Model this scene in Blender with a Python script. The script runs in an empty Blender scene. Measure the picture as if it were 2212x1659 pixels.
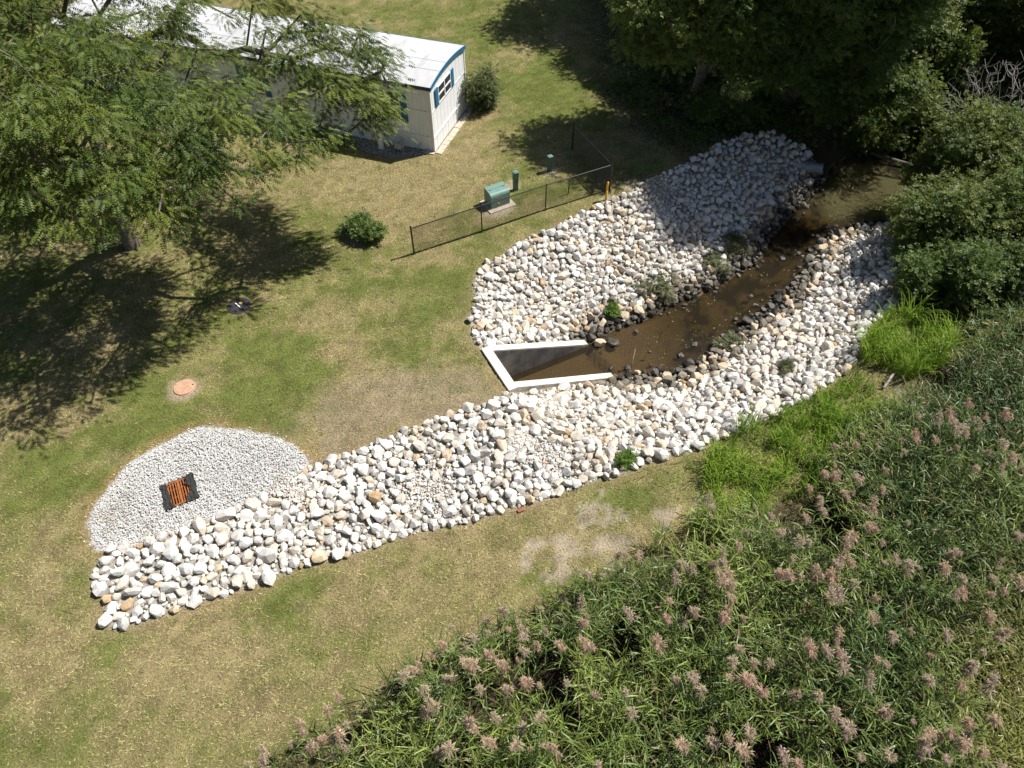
import bpy, bmesh, math, random
import numpy as np
from mathutils import Vector, Matrix

# ------------------------------------------------------------------ camera, sky, sun, exposure
scene = bpy.context.scene
COL = scene.collection
CAM_H = 17.9
PITCH = math.radians(50.0)
cam_d = bpy.data.cameras.new('camera')
cam_d.sensor_width = 34.61
cam_d.lens = 24.0
cam_d.clip_end = 2000
cam = bpy.data.objects.new('camera', cam_d)
cam.location = (0, 0, CAM_H)
cam.rotation_euler = (math.pi / 2 - PITCH, 0, 0)
COL.objects.link(cam)
scene.camera = cam

SUN_ELEV = math.radians(55.0)
SUN_AZ = (0.919, 0.395)
SDIR = Vector((SUN_AZ[0] * math.cos(SUN_ELEV), SUN_AZ[1] * math.cos(SUN_ELEV), math.sin(SUN_ELEV))).normalized()
world = bpy.data.worlds.new('World')
scene.world = world
world.use_nodes = True
wn = world.node_tree.nodes
sky = wn.new('ShaderNodeTexSky')
sky.sky_type = 'NISHITA'
sky.sun_disc = False
sky.sun_elevation = SUN_ELEV
sky.sun_rotation = math.atan2(SUN_AZ[0], SUN_AZ[1])
wn['Background'].inputs['Strength'].default_value = 0.05
world.node_tree.links.new(sky.outputs[0], wn['Background'].inputs[0])
sun_d = bpy.data.lights.new('sun', 'SUN')
sun_d.energy = 5.0
sun_d.angle = math.radians(0.53)
sun_d.color = (1.0, 0.96, 0.9)
sun = bpy.data.objects.new('sun', sun_d)
sun.rotation_euler = SDIR.to_track_quat('Z', 'Y').to_euler()
sun.location = (30, 10, 40)
COL.objects.link(sun)
scene.view_settings.view_transform = 'Standard'
scene.view_settings.look = 'None'
scene.view_settings.gamma = 1.0
scene.view_settings.exposure = 0.52
scene.render.engine = 'CYCLES'
scene.cycles.max_bounces = 6
scene.cycles.transparent_max_bounces = 12

rng = np.random.default_rng(7)
random.seed(7)
ZW = -1.64                                   # water level

# ------------------------------------------------------------------ survey helpers
FP = 1533.7                                  # focal length in survey pixels (2212 wide)
def G(u, v, z=0.0):
    """point of the ground level z that the survey reading (u, v) marks"""
    x = (u - 1106.0) / FP
    y = (829.5 - v) / FP
    dy = math.cos(PITCH) + y * math.sin(PITCH)
    dz = -math.sin(PITCH) + y * math.cos(PITCH)
    t = (z - CAM_H) / dz
    return (x * t, dy * t)
def poly(pts, z=0.0):
    return np.array([G(p[0], p[1], p[2] if len(p) > 2 else z) for p in pts])
def project(P):
    P = np.asarray(P, float)
    dx, dy, dz = P[..., 0], P[..., 1], P[..., 2] - CAM_H
    c, s = math.cos(PITCH), math.sin(PITCH)
    dep = dy * c - dz * s
    up = dy * s + dz * c
    return 1106 + FP * dx / dep, 829.5 - FP * up / dep, dep
def in_frame(P, m=0.12):
    u, v, d = project(P)
    return (d > 0.5) & (u > -2212 * m) & (u < 2212 * (1 + m)) & (v > -1659 * m) & (v < 1659 * (1 + m))
def inside(P, pg):
    x, y = P[:, 0], P[:, 1]
    r = np.zeros(len(P), bool)
    n = len(pg)
    for i in range(n):
        x1, y1 = pg[i]; x2, y2 = pg[(i + 1) % n]
        if y1 == y2: continue
        c = ((y1 > y) != (y2 > y)) & (x < (x2 - x1) * (y - y1) / (y2 - y1) + x1)
        r ^= c
    return r
def dist(P, pg, closed=True):
    d = np.full(len(P), 1e9)
    n = len(pg)
    for i in range(n if closed else n - 1):
        a = pg[i]; b = pg[(i + 1) % n]
        ab = b - a
        t = np.clip(((P - a) @ ab) / max(ab @ ab, 1e-9), 0, 1)
        q = P - (a + t[:, None] * ab)
        d = np.minimum(d, np.hypot(q[:, 0], q[:, 1]))
    return d
def sdist(P, pg):
    d = dist(P, pg)
    return np.where(inside(P, pg), -d, d)
def smooth(a, b, x):
    t = np.clip((x - a) / (b - a), 0, 1)
    return t * t * (3 - 2 * t)
def vnoise(x, y, seed=0):
    xi = np.floor(x).astype(np.int64); yi = np.floor(y).astype(np.int64)
    fx = x - xi; fy = y - yi
    fx = fx * fx * (3 - 2 * fx); fy = fy * fy * (3 - 2 * fy)
    def h(a, b):
        n = (a * 374761393 + b * 668265263 + seed * 974711) & 0x7fffffff
        n = ((n ^ (n >> 13)) * 1274126177) & 0x7fffffff
        return ((n ^ (n >> 16)) & 0xffff) / 65535.0
    return (h(xi, yi) * (1 - fx) + h(xi + 1, yi) * fx) * (1 - fy) + (h(xi, yi + 1) * (1 - fx) + h(xi + 1, yi + 1) * fx) * fy
def fbm(x, y, sc, seed=0, oct=4):
    r = 0; a = 0.5; s = 0
    for o in range(oct):
        r = r + a * vnoise(x * sc + 17.3 * o, y * sc - 9.1 * o, seed + o); s += a
        a *= 0.55; sc *= 2.03
    return r / s

# ------------------------------------------------------------------ mesh helpers
def tag(o, label=None, cat=None, group=None, kind=None):
    if label: o['label'] = label
    if cat: o['category'] = cat
    if group: o['group'] = group
    if kind: o['kind'] = kind
    return o
def empty(name, loc=(0, 0, 0), rz=0.0):
    o = bpy.data.objects.new(name, None)
    o.location = loc
    o.rotation_euler = (0, 0, rz)
    o.empty_display_size = 0.2
    COL.objects.link(o)
    return o
def np_mesh(name, V, F, mats, col=None, midx=None, smooth_shade=False):
    V = np.ascontiguousarray(V, np.float32); F = np.ascontiguousarray(F, np.int32)
    me = bpy.data.meshes.new(name)
    n, k = F.shape
    me.vertices.add(len(V)); me.vertices.foreach_set('co', V.ravel())
    me.loops.add(n * k); me.loops.foreach_set('vertex_index', F.ravel())
    me.polygons.add(n)
    me.polygons.foreach_set('loop_start', np.arange(0, n * k, k, dtype=np.int32))
    if midx is not None: me.polygons.foreach_set('material_index', np.ascontiguousarray(midx, np.int32))
    me.polygons.foreach_set('use_smooth', np.full(n, smooth_shade, bool))
    if col is not None:
        a = me.attributes.new('Col', 'FLOAT_COLOR', 'POINT')
        c = np.ones((len(V), 4), np.float32); c[:, :3] = col
        a.data.foreach_set('color', c.ravel())
    for m in (mats if isinstance(mats, (list, tuple)) else [mats]): me.materials.append(m)
    me.update(calc_edges=True)
    return me
def link(name, me, parent=None, loc=None):
    o = bpy.data.objects.new(name, me)
    COL.objects.link(o)
    if parent: o.parent = parent
    if loc is not None: o.location = loc
    return o
class MB:
    def __init__(s): s.v = []; s.f = []
    def quad_prism(s, pts, z0, z1):
        """vertical prism over plan polygon pts (CCW); z1 may be a list"""
        n = len(pts); b = len(s.v)
        zt = z1 if isinstance(z1, (list, tuple)) else [z1] * n
        zb = z0 if isinstance(z0, (list, tuple)) else [z0] * n
        for p, z in zip(pts, zb): s.v.append((p[0], p[1], z))
        for p, z in zip(pts, zt): s.v.append((p[0], p[1], z))
        s.f.append(tuple(b + i for i in reversed(range(n))))
        s.f.append(tuple(b + n + i for i in range(n)))
        for i in range(n):
            j = (i + 1) % n
            s.f.append((b + i, b + j, b + n + j, b + n + i))
        return s
    def box(s, x0, x1, y0, y1, z0, z1):
        return s.quad_prism([(x0, y0), (x1, y0), (x1, y1), (x0, y1)], z0, z1)
    def tube(s, pts, rad, n=6, cap=True):
        pts = [Vector(p) for p in pts]
        rad = rad if isinstance(rad, (list, tuple)) else [rad] * len(pts)
        b = len(s.v)
        for i, p in enumerate(pts):
            d = (pts[min(i + 1, len(pts) - 1)] - pts[max(i - 1, 0)]).normalized()
            a = d.orthogonal().normalized() if i == 0 else (a - d * a.dot(d)).normalized()
            c = d.cross(a)
            for k in range(n):
                t = 2 * math.pi * k / n
                q = p + (a * math.cos(t) + c * math.sin(t)) * rad[i]
                s.v.append(tuple(q))
        for i in range(len(pts) - 1):
            for k in range(n):
                k2 = (k + 1) % n
                s.f.append((b + i * n + k, b + i * n + k2, b + (i + 1) * n + k2, b + (i + 1) * n + k))
        if cap:
            s.f.append(tuple(b + k for k in reversed(range(n))))
            e = b + (len(pts) - 1) * n
            s.f.append(tuple(e + k for k in range(n)))
        return s
    def lathe(s, prof, n=20, cx=0, cy=0):
        b = len(s.v)
        for r, z in prof:
            for k in range(n):
                t = 2 * math.pi * k / n
                s.v.append((cx + r * math.cos(t), cy + r * math.sin(t), z))
        for i in range(len(prof) - 1):
            for k in range(n):
                k2 = (k + 1) % n
                s.f.append((b + i * n + k, b + i * n + k2, b + (i + 1) * n + k2, b + (i + 1) * n + k))
        s.f.append(tuple(b + (len(prof) - 1) * n + k for k in range(n)))
        s.f.append(tuple(b + k for k in reversed(range(n))))
        return s
    def build(s, name, mat, parent=None, bevel=0.0, smooth_shade=False, loc=None):
        me = bpy.data.meshes.new(name)
        me.from_pydata(s.v, [], s.f)
        if bevel > 0:
            bm = bmesh.new(); bm.from_mesh(me)
            bmesh.ops.bevel(bm, geom=list(bm.edges), offset=bevel, segments=2, affect='EDGES', profile=0.7)
            bm.to_mesh(me); bm.free()
        for m in (mat if isinstance(mat, (list, tuple)) else [mat]): me.materials.append(m)
        if smooth_shade:
            me.polygons.foreach_set('use_smooth', np.ones(len(me.polygons), bool))
        me.update()
        return link(name, me, parent, loc)

# ------------------------------------------------------------------ materials
def mat_base(name):
    m = bpy.data.materials.new(name); m.use_nodes = True
    nt = m.node_tree
    return m, nt, nt.nodes['Principled BSDF'], nt.nodes['Material Output']
def add_noise(nt, scale, detail=6, rough=0.6, coord='Object', vec=None):
    tc = nt.nodes.new('ShaderNodeTexCoord')
    n = nt.nodes.new('ShaderNodeTexNoise')
    n.inputs['Scale'].default_value = scale
    n.inputs['Detail'].default_value = detail
    n.inputs['Roughness'].default_value = rough
    if coord == 'World':
        g = nt.nodes.new('ShaderNodeNewGeometry'); nt.links.new(g.outputs['Position'], n.inputs['Vector'])
    else:
        nt.links.new(tc.outputs[coord], n.inputs['Vector'])
    return n
def ramp(nt, src, stops):
    r = nt.nodes.new('ShaderNodeValToRGB')
    el = r.color_ramp.elements
    while len(el) < len(stops): el.new(0.5)
    for e, (p, c) in zip(el, stops):
        e.position = p
        e.color = (c[0], c[1], c[2], 1) if not isinstance(c, (int, float)) else (c, c, c, 1)
    nt.links.new(src, r.inputs[0])
    return r
def bump(nt, src, bsdf, strength=0.4, distance=0.02):
    b = nt.nodes.new('ShaderNodeBump')
    b.inputs['Strength'].default_value = strength
    b.inputs['Distance'].default_value = distance
    nt.links.new(src, b.inputs['Height'])
    nt.links.new(b.outputs[0], bsdf.inputs['Normal'])
    return b
def simple(name, c0, c1=None, scale=6.0, rough=0.6, metal=0.0, bmp=0.2, bdist=0.01, spec=0.4, coord='World', lo=0.35, hi=0.65):
    m, nt, p, o = mat_base(name)
    c1 = c1 or tuple(x * 0.75 for x in c0)
    n = add_noise(nt, scale, coord=coord)
    r = ramp(nt, n.outputs[0], [(lo, c1), (hi, c0)])
    nt.links.new(r.outputs[0], p.inputs['Base Color'])
    p.inputs['Roughness'].default_value = rough
    p.inputs['Metallic'].default_value = metal
    p.inputs['Specular IOR Level'].default_value = spec
    if bmp: bump(nt, n.outputs[0], p, bmp, bdist)
    return m
def attr_mat(name, rough=0.7, fine=0.0, fscale=30.0, trans=0.0, spec=0.25, bmp=0.0, bdist=0.02):
    m, nt, p, o = mat_base(name)
    a = nt.nodes.new('ShaderNodeAttribute'); a.attribute_name = 'Col'
    c = a.outputs['Color']
    if fine:
        n = add_noise(nt, fscale, 8, 0.75, 'World')
        r = ramp(nt, n.outputs[0], [(0.3, 1 - fine), (0.7, 1 + fine)])
        mx = nt.nodes.new('ShaderNodeMix'); mx.data_type = 'RGBA'; mx.blend_type = 'MULTIPLY'
        mx.inputs[0].default_value = 1.0
        nt.links.new(c, mx.inputs[6]); nt.links.new(r.outputs[0], mx.inputs[7])
        c = mx.outputs[2]
        if bmp: bump(nt, n.outputs[0], p, bmp, bdist)
    nt.links.new(c, p.inputs['Base Color'])
    p.inputs['Roughness'].default_value = rough
    p.inputs['Specular IOR Level'].default_value = spec
    if trans:
        t = nt.nodes.new('ShaderNodeBsdfTranslucent')
        nt.links.new(c, t.inputs['Color'])
        ms = nt.nodes.new('ShaderNodeMixShader'); ms.inputs[0].default_value = trans
        nt.links.new(p.outputs[0], ms.inputs[1]); nt.links.new(t.outputs[0], ms.inputs[2])
        nt.links.new(ms.outputs[0], o.inputs['Surface'])
    return m
M = {}
M['ground'] = attr_mat('ground_soil', 0.95, 0.55, 17.0, spec=0.1, bmp=1.0, bdist=0.06)
M['grass'] = attr_mat('grass_blades', 0.7, trans=0.2, spec=0.15)
M['reed'] = attr_mat('reed_leaves', 0.45, trans=0.1, spec=0.4)
M['leaf'] = attr_mat('tree_leaves', 0.5, trans=0.2, spec=0.3)
M['leaf_broad'] = attr_mat('glossy_leaves', 0.5, trans=0.38, spec=0.3)
M['plume'] = attr_mat('reed_plume', 0.9, trans=0.25, spec=0.1)
M['bark'] = simple('bark', (0.22, 0.19, 0.16), (0.09, 0.075, 0.06), 14, 0.9, bmp=0.8, bdist=0.03, spec=0.15)
M['deadwood'] = simple('dead_wood', (0.36, 0.33, 0.3), (0.22, 0.2, 0.18), 10, 0.9, spec=0.15)
M['log'] = simple('wet_log', (0.12, 0.1, 0.075), (0.04, 0.035, 0.03), 8, 0.7, bmp=0.6, bdist=0.03)
def stone_mat(name, c0, c1, c2=None, rough=0.85, spec=0.25):
    m, nt, p, o = mat_base(name)
    n = add_noise(nt, 5.0, 8, 0.65, 'World')
    r = ramp(nt, n.outputs[0], [(0.3, c1), (0.5, c0), (0.75, c2 or c0)])
    n2 = add_noise(nt, 28.0, 6, 0.7, 'World')
    r2 = ramp(nt, n2.outputs[0], [(0.32, 0.72), (0.55, 1.0)])
    mx = nt.nodes.new('ShaderNodeMix'); mx.data_type = 'RGBA'; mx.blend_type = 'MULTIPLY'; mx.inputs[0].default_value = 1.0
    nt.links.new(r.outputs[0], mx.inputs[6]); nt.links.new(r2.outputs[0], mx.inputs[7])
    # silt and dust lying over whole stretches of stone
    n3 = add_noise(nt, 0.55, 5, 0.6, 'World')
    r3 = ramp(nt, n3.outputs[0], [(0.32, (0.84, 0.80, 0.73)), (0.46, (1, 1, 1))])
    mx2 = nt.nodes.new('ShaderNodeMix'); mx2.data_type = 'RGBA'; mx2.blend_type = 'MULTIPLY'; mx2.inputs[0].default_value = 1.0
    nt.links.new(mx.outputs[2], mx2.inputs[6]); nt.links.new(r3.outputs[0], mx2.inputs[7])
    nt.links.new(mx2.outputs[2], p.inputs['Base Color'])
    p.inputs['Roughness'].default_value = rough
    p.inputs['Specular IOR Level'].default_value = spec
    bump(nt, n2.outputs[0], p, 0.7, 0.03)
    return m
STONES = [
    stone_mat('limestone_white', (0.74, 0.71, 0.66), (0.58, 0.545, 0.48), (0.8, 0.78, 0.74)),
    stone_mat('limestone_cream', (0.69, 0.62, 0.52), (0.52, 0.43, 0.32), (0.76, 0.72, 0.66)),
    stone_mat('limestone_buff', (0.62, 0.50, 0.36), (0.45, 0.32, 0.19), (0.70, 0.62, 0.51)),
    stone_mat('limestone_ochre', (0.52, 0.37, 0.22), (0.36, 0.22, 0.11), (0.62, 0.5, 0.36)),
    stone_mat('limestone_grey', (0.57, 0.55, 0.52), (0.40, 0.38, 0.35), (0.66, 0.65, 0.62)),
    stone_mat('stone_damp', (0.22, 0.195, 0.15), (0.12, 0.1, 0.07), (0.38, 0.35, 0.29), 0.7),
    stone_mat('stone_wet', (0.055, 0.048, 0.036), (0.025, 0.022, 0.017), (0.11, 0.1, 0.08), 0.45, 0.5),
    stone_mat('stone_gravel_grey', (0.68, 0.68, 0.67), (0.52, 0.52, 0.51), (0.76, 0.76, 0.76)),
]
def concrete_mat():
    m, nt, p, o = mat_base('cast_concrete')
    n = add_noise(nt, 2.6, 9, 0.72, 'World')
    r = ramp(nt, n.outputs[0], [(0.28, (0.34, 0.30, 0.24)), (0.42, (0.55, 0.52, 0.46)), (0.62, (0.66, 0.635, 0.585))])
    g = nt.nodes.new('ShaderNodeNewGeometry'); sx = nt.nodes.new('ShaderNodeSeparateXYZ'); nt.links.new(g.outputs['Position'], sx.inputs[0])
    mr = nt.nodes.new('ShaderNodeMapRange'); mr.inputs['From Min'].default_value = -1.75; mr.inputs['From Max'].default_value = -1.0
    nt.links.new(sx.outputs['Z'], mr.inputs['Value'])
    ad = nt.nodes.new('ShaderNodeMath'); ad.operation = 'ADD'; nt.links.new(mr.outputs[0], ad.inputs[0])
    n2 = add_noise(nt, 7.0, 6, 0.7, 'World'); nt.links.new(n2.outputs[0], ad.inputs[1])
    r2 = ramp(nt, ad.outputs[0], [(0.45, (0.33, 0.28, 0.2)), (0.95, (1, 1, 1))])
    mx = nt.nodes.new('ShaderNodeMix'); mx.data_type = 'RGBA'; mx.blend_type = 'MULTIPLY'; mx.inputs[0].default_value = 1.0
    nt.links.new(r.outputs[0], mx.inputs[6]); nt.links.new(r2.outputs[0], mx.inputs[7])
    nt.links.new(mx.outputs[2], p.inputs['Base Color']); p.inputs['Roughness'].default_value = 0.88
    bump(nt, n2.outputs[0], p, 0.3, 0.01)
    return m
M['concrete'] = concrete_mat()
M['concrete_in'] = simple('stained_concrete', (0.27, 0.25, 0.225), (0.13, 0.12, 0.105), 2.2, 0.85, bmp=0.25)
M['paver'] = simple('paver_concrete', (0.55, 0.46, 0.37), (0.42, 0.36, 0.29), 5, 0.9)
M['siding'] = simple('white_siding', (0.80, 0.81, 0.82), (0.73, 0.74, 0.75), 1.2, 0.5, bmp=0.05)
M['trim'] = simple('white_trim', (0.80, 0.80, 0.785), (0.74, 0.74, 0.725), 2, 0.5, bmp=0.0)
M['blue'] = simple('blue_paint', (0.02, 0.145, 0.27), (0.016, 0.115, 0.215), 4, 0.5, bmp=0.0)
M['blue_shaded'] = simple('shaded_blue_fascia', (0.03, 0.05, 0.085), (0.02, 0.035, 0.06), 4, 0.5, bmp=0.0)  # fascia blue with the shade of the long side put into the colour
def roof_mat():
    m, nt, p, o = mat_base('white_roof')
    tc = nt.nodes.new('ShaderNodeTexCoord'); mp = nt.nodes.new('ShaderNodeMapping')
    mp.inputs['Scale'].default_value = (1.6, 0.35, 1.0)
    nt.links.new(tc.outputs['Object'], mp.inputs[0])
    n = nt.nodes.new('ShaderNodeTexNoise'); n.inputs['Scale'].default_value = 1.6; n.inputs['Detail'].default_value = 7
    n.inputs['Roughness'].default_value = 0.7
    nt.links.new(mp.outputs[0], n.inputs['Vector'])
    r = ramp(nt, n.outputs[0], [(0.3, (0.33, 0.335, 0.345)), (0.43, (0.48, 0.485, 0.49)), (0.6, (0.55, 0.55, 0.555))])
    nt.links.new(r.outputs[0], p.inputs['Base Color'])
    p.inputs['Roughness'].default_value = 0.6
    bump(nt, n.outputs[0], p, 0.15, 0.02)
    return m
M['roof'] = roof_mat()
M['seam'] = simple('roof_seam', (0.45, 0.46, 0.47), (0.35, 0.36, 0.37), 6, 0.6, bmp=0)
m, nt, p, o = mat_base('window_glass')
p.inputs['Base Color'].default_value = (0.035, 0.04, 0.045, 1); p.inputs['Roughness'].default_value = 0.05
M['glass'] = m
M['curtain'] = simple('curtain_behind_glass', (0.30, 0.24, 0.17), (0.14, 0.10, 0.06), 9, 0.25)
M['black_metal'] = simple('black_coated_steel', (0.022, 0.022, 0.025), (0.014, 0.014, 0.016), 8, 0.3, bmp=0, spec=0.6)
M['green_metal'] = simple('green_cabinet_paint', (0.17, 0.285, 0.245), (0.145, 0.25, 0.215), 3, 0.45, bmp=0)
M['green_dark'] = simple('dark_green_plastic', (0.075, 0.13, 0.105), (0.06, 0.105, 0.085), 5, 0.5, bmp=0)
M['label_red'] = simple('faded_warning_print', (0.40, 0.22, 0.2), (0.2, 0.2, 0.18), 60, 0.6, bmp=0)
M['steel'] = simple('bright_steel', (0.6, 0.6, 0.6), None, 5, 0.35, 0.8, bmp=0)
M['yellow'] = simple('yellow_plastic', (0.72, 0.39, 0.03), (0.62, 0.32, 0.02), 5, 0.5, bmp=0)
M['rust'] = simple('rusty_grate_iron', (0.42, 0.15, 0.045), (0.24, 0.075, 0.022), 16, 0.85, bmp=0.4)
M['rust_lid'] = simple('rusty_lid_iron', (0.54, 0.35, 0.235), (0.43, 0.25, 0.155), 9, 0.85, bmp=0.3)
M['hole_shade'] = simple('painted_hole_shade', (0.022, 0.007, 0.004), (0.012, 0.004, 0.003), 5, 0.9, bmp=0)  # near-black colour standing in for the shade inside holes
M['fabric'] = simple('torn_black_filter_fabric', (0.045, 0.046, 0.042), (0.018, 0.018, 0.017), 22, 0.85, bmp=0.9, bdist=0.04)
M['dark_lid'] = simple('dark_iron_cover', (0.045, 0.043, 0.048), (0.03, 0.028, 0.03), 12, 0.7)
M['tan_disc'] = simple('yellow_tan_cap', (0.42, 0.28, 0.07), None, 12, 0.7)
M['galv'] = simple('galvanised_corrugated_steel', (0.42, 0.43, 0.42), (0.20, 0.24, 0.235), 7, 0.5, 0.5)
M['brick'] = simple('red_clay_brick', (0.33, 0.12, 0.075), None, 20, 0.9)
M['beige'] = simple('beige_paint', (0.5, 0.48, 0.42), (0.36, 0.35, 0.31), 9, 0.6)
M['grey_paint'] = simple('grey_paint', (0.33, 0.36, 0.4), None, 6, 0.5, bmp=0)

# ------------------------------------------------------------------ plan of the place
HW_O = np.array([0.07, 15.06]); HA = np.array([0.888, 0.459]); HA /= np.linalg.norm(HA)
HN = np.array([-HA[1], HA[0]])
HW_W, HW_L, HW_TB, HW_TW = 1.58, 3.95, 0.32, 0.26
def hw(a, n): return HW_O + HA * a + HN * n
WATER = poly([(1468 / 1.1573, 865 / 1.1573), (1330, 712), (1400, 690), (1465, 657), (1530, 627), (1600, 592), (1648, 556), (1662, 520),
              (1690, 488), (1735, 440), (1782, 400), (1790, 362), (1850, 330), (1930, 322), (2040, 318), (2150, 330), (2180, 400),
              (2080, 455), (1940, 458, -1.2), (1862, 464, -1.2), (1798, 486, -1.2), (1755, 522, -1.25), (1745, 562, -1.25), (1706, 606, -1.25), (1644, 664, -1.25), (1594, 697, -1.25),
              (1544, 738, -1.25), (1503, 768, -1.3), (1457, 792, -1.4), (1400, 802, -1.5), (1536 / 1.1573, 940 / 1.1573)], ZW)
RIM = poly([(1037, 752), (1024, 720), (1018, 690), (1028, 640), (1022, 610), (1050, 570), (1130, 522), (1190, 497), (1250, 467), (1310, 442),
            (1362, 418), (1395, 392), (1440, 376), (1500, 347), (1555, 314), (1610, 298), (1670, 288), (1740, 270), (1850, 240), (2000, 225),
            (2212, 230), (2330, 330), (2300, 460), (2100, 500), (1990, 560), (1945, 650), (1880, 735), (1835, 795), (1760, 850), (1650, 905), (1540, 950),
            (1420, 985), (1300, 975), (1200, 925), (1100, 850), (1060, 800)])
FAR_ROCK = poly([(1037, 754), (1026, 735), (1012, 692), (1030, 650), (1020, 610), (1045, 572), (1080, 555), (1130, 520), (1190, 495), (1250, 465),
                 (1310, 440), (1362, 418), (1370, 405), (1395, 390), (1440, 374), (1500, 345), (1555, 312), (1605, 296), (1665, 286), (1725, 312, -.4), (1760, 345, -1.0),
                 (1788, 395, -1.64), (1740, 445, -1.7), (1695, 490, -1.7), (1668, 522, -1.7), (1654, 560, -1.7), (1605, 597, -1.7), (1533, 632, -1.7),
                 (1468, 662, -1.7), (1402, 696, -1.7), (1332, 718, -1.7), (1276, 745, -1.64)])
NEAR_ROCK = poly([(1340, 812, -1.64), (1400, 798, -1.5), (1455, 788, -1.4), (1500, 764, -1.3), (1541, 734, -1.25), (1591, 693, -1.25), (1640, 660, -1.25),
                  (1702, 602, -1.25), (1741, 558, -1.25), (1751, 517, -1.25), (1795, 482, -1.2), (1860, 460, -1.2), (1950, 452, -1.2), (1958, 520, -.9), (1955, 580, -.5),
                  (1948, 650), (1890, 690), (1865, 735), (1832, 800), (1762, 852), (1650, 907), (1540, 952), (1500, 975), (1420, 990), (1350, 1022),
                  (1250, 1050), (1180, 1080), (1090, 1105), (1000, 1132), (900, 1150), (860, 1160), (760, 1200), (650, 1225), (560, 1262), (430, 1302),
                  (340, 1332), (300, 1347), (235, 1358), (222, 1340), (235, 1300), (205, 1265), (200, 1235), (235, 1188), (300, 1180), (380, 1150), (470, 1115),
                  (560, 1080), (630, 1045), (665, 1010), (700, 1003), (780, 970), (870, 935), (1000, 888), (1080, 862), (1102, 846)])
GRAVEL = poly([(200, 1100), (192, 1140), (205, 1190), (240, 1190), (330, 1172), (420, 1135), (520, 1100), (600, 1065), (660, 1020), (668, 995), (640, 965),
               (600, 945), (540, 932), (490, 925), (430, 922), (390, 940), (340, 965), (280, 1000), (230, 1060)])
REEDS = poly([(480, 1740), (640, 1630), (760, 1540), (880, 1460), (1000, 1400), (1120, 1345), (1240, 1285), (1340, 1230), (1430, 1165), (1530, 1140), (1650, 1100),
              (1740, 1060), (1780, 990), (1840, 925), (1940, 880), (1990, 830), (2020, 760), (2090, 720), (2230, 690), (2420, 700), (2700, 1000),
              (2760, 1400), (2700, 1800), (1900, 2050), (900, 1950)])
CHANNEL_BOX = np.array([hw(-HW_TB * .5, -HW_TW * .5), hw(HW_L + 0.1, -HW_TW * .5), hw(HW_L + 0.1, HW_W + HW_TW * .5), hw(-HW_TB * .5, HW_W + HW_TW * .5)])
SOIL = [poly([(1200, 1075), (1300, 1060), (1345, 1120), (1400, 1150), (1380, 1200), (1290, 1230), (1190, 1260), (1110, 1240), (1120, 1190), (1230, 1160), (1300, 1150), (1250, 1110)]),
        poly([(1410, 1120), (1460, 1060), (1530, 1060), (1560, 1110), (1500, 1140)]),
        poly([(1730, 980), (1770, 940), (1810, 950), (1800, 1010), (1750, 1040)]),
        poly([(1850, 850), (1930, 830), (1990, 850), (1960, 890), (1880, 880)])]
GREENS = [(905, 610, 1.3), (700, 850, 0.9), (590, 905, 1.2), (1200, 200, 2.6), (1230, 170, 2.6), (950, 20, 2.4), (1080, 60, 3), (900, 30, 2), (1150, 250, 1.5), (660, 830, .7), (740, 480, 1.0), (1110, 450, 1.0),
          (1150, 520, 1.2), (1050, 560, 1.0), (640, 740, 1.4), (120, 1000, 1.4), (600, 1350, 1.2), (1330, 1090, 0.9), (1400, 1060, 1.0), (880, 700, 1.3), (300, 880, 1.2), (1000, 400, .8), (60, 600, 3)]
DRYS = [(820, 880, 2.2), (980, 840, 1.6), (700, 950, 1.4), (920, 380, 2.2), (760, 410, 2.0), (560, 330, 3.0), (850, 1270, 2.5), (300, 1420, 2.2), (1000, 1200, 2.0), (690, 690, 1.2), (1050, 300, 1.5), (80, 1250, 1.5)]
GREENS = [(*G(a, b), r) for a, b, r in GREENS]
DRYS = [(*G(a, b), r) for a, b, r in DRYS]

def height(P):
    x, y = P[:, 0], P[:, 1]
    z = 0.10 * (fbm(x, y, 0.18, 3) - 0.5)
    near = (x > -6) & (x < 32) & (y > 8) & (y < 50)
    idx = np.where(near)[0]
    if len(idx):
        Q = P[idx]
        ir = inside(Q, RIM)
        idx = idx[ir]; Q = Q[ir]
        if len(idx):
            dr = dist(Q, RIM)
            dw = sdist(Q, WATER)
            s = np.clip(dw, 0, None) / (np.clip(dw, 0, None) + dr + 1e-6)
            zz = ZW * (1 - s ** 0.9) - 0.1 * smooth(0, 0.5, dr) * smooth(0, .5, dw)
            zz = zz + 0.16 * (fbm(Q[:, 0], Q[:, 1], 0.6, 12) - 0.5) * smooth(0, 0.8, dr)
            under = dw < 0
            zz[under] = ZW - 0.03 - 0.42 * smooth(0, 1.3, -dw[under]) + 0.12 * (fbm(Q[under, 0], Q[under, 1], 1.1, 31) - 0.5)
            bx = inside(Q, CHANNEL_BOX)
            zz[bx] = ZW - 0.35
            z[idx] = zz
    return z
def green_map(x, y):
    wx = x + 1.1 * (fbm(x, y, .9, 301) - .5); wy = y + 1.1 * (fbm(x, y, .9, 302) - .5)
    g = 0.42 + 1.9 * (fbm(wx, wy, 0.5, 5, 5) - 0.5) + 1.3 * (fbm(x, y, 2.3, 8, 4) - 0.5)
    x, y = wx, wy
    for a, b, r in GREENS: g = g + 0.42 * np.exp(-((x - a) ** 2 + (y - b) ** 2) / (r * r))
    for a, b, r in DRYS: g = g - 0.42 * np.exp(-((x - a) ** 2 + (y - b) ** 2) / (r * r))
    # mower swaths running along the lawn
    g = g + 0.13 * np.sin((x * 0.33 - y * 0.94) * 3.4 + 2.0 * fbm(x, y, .2, 91))
    return np.clip(g, 0, 1)
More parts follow.
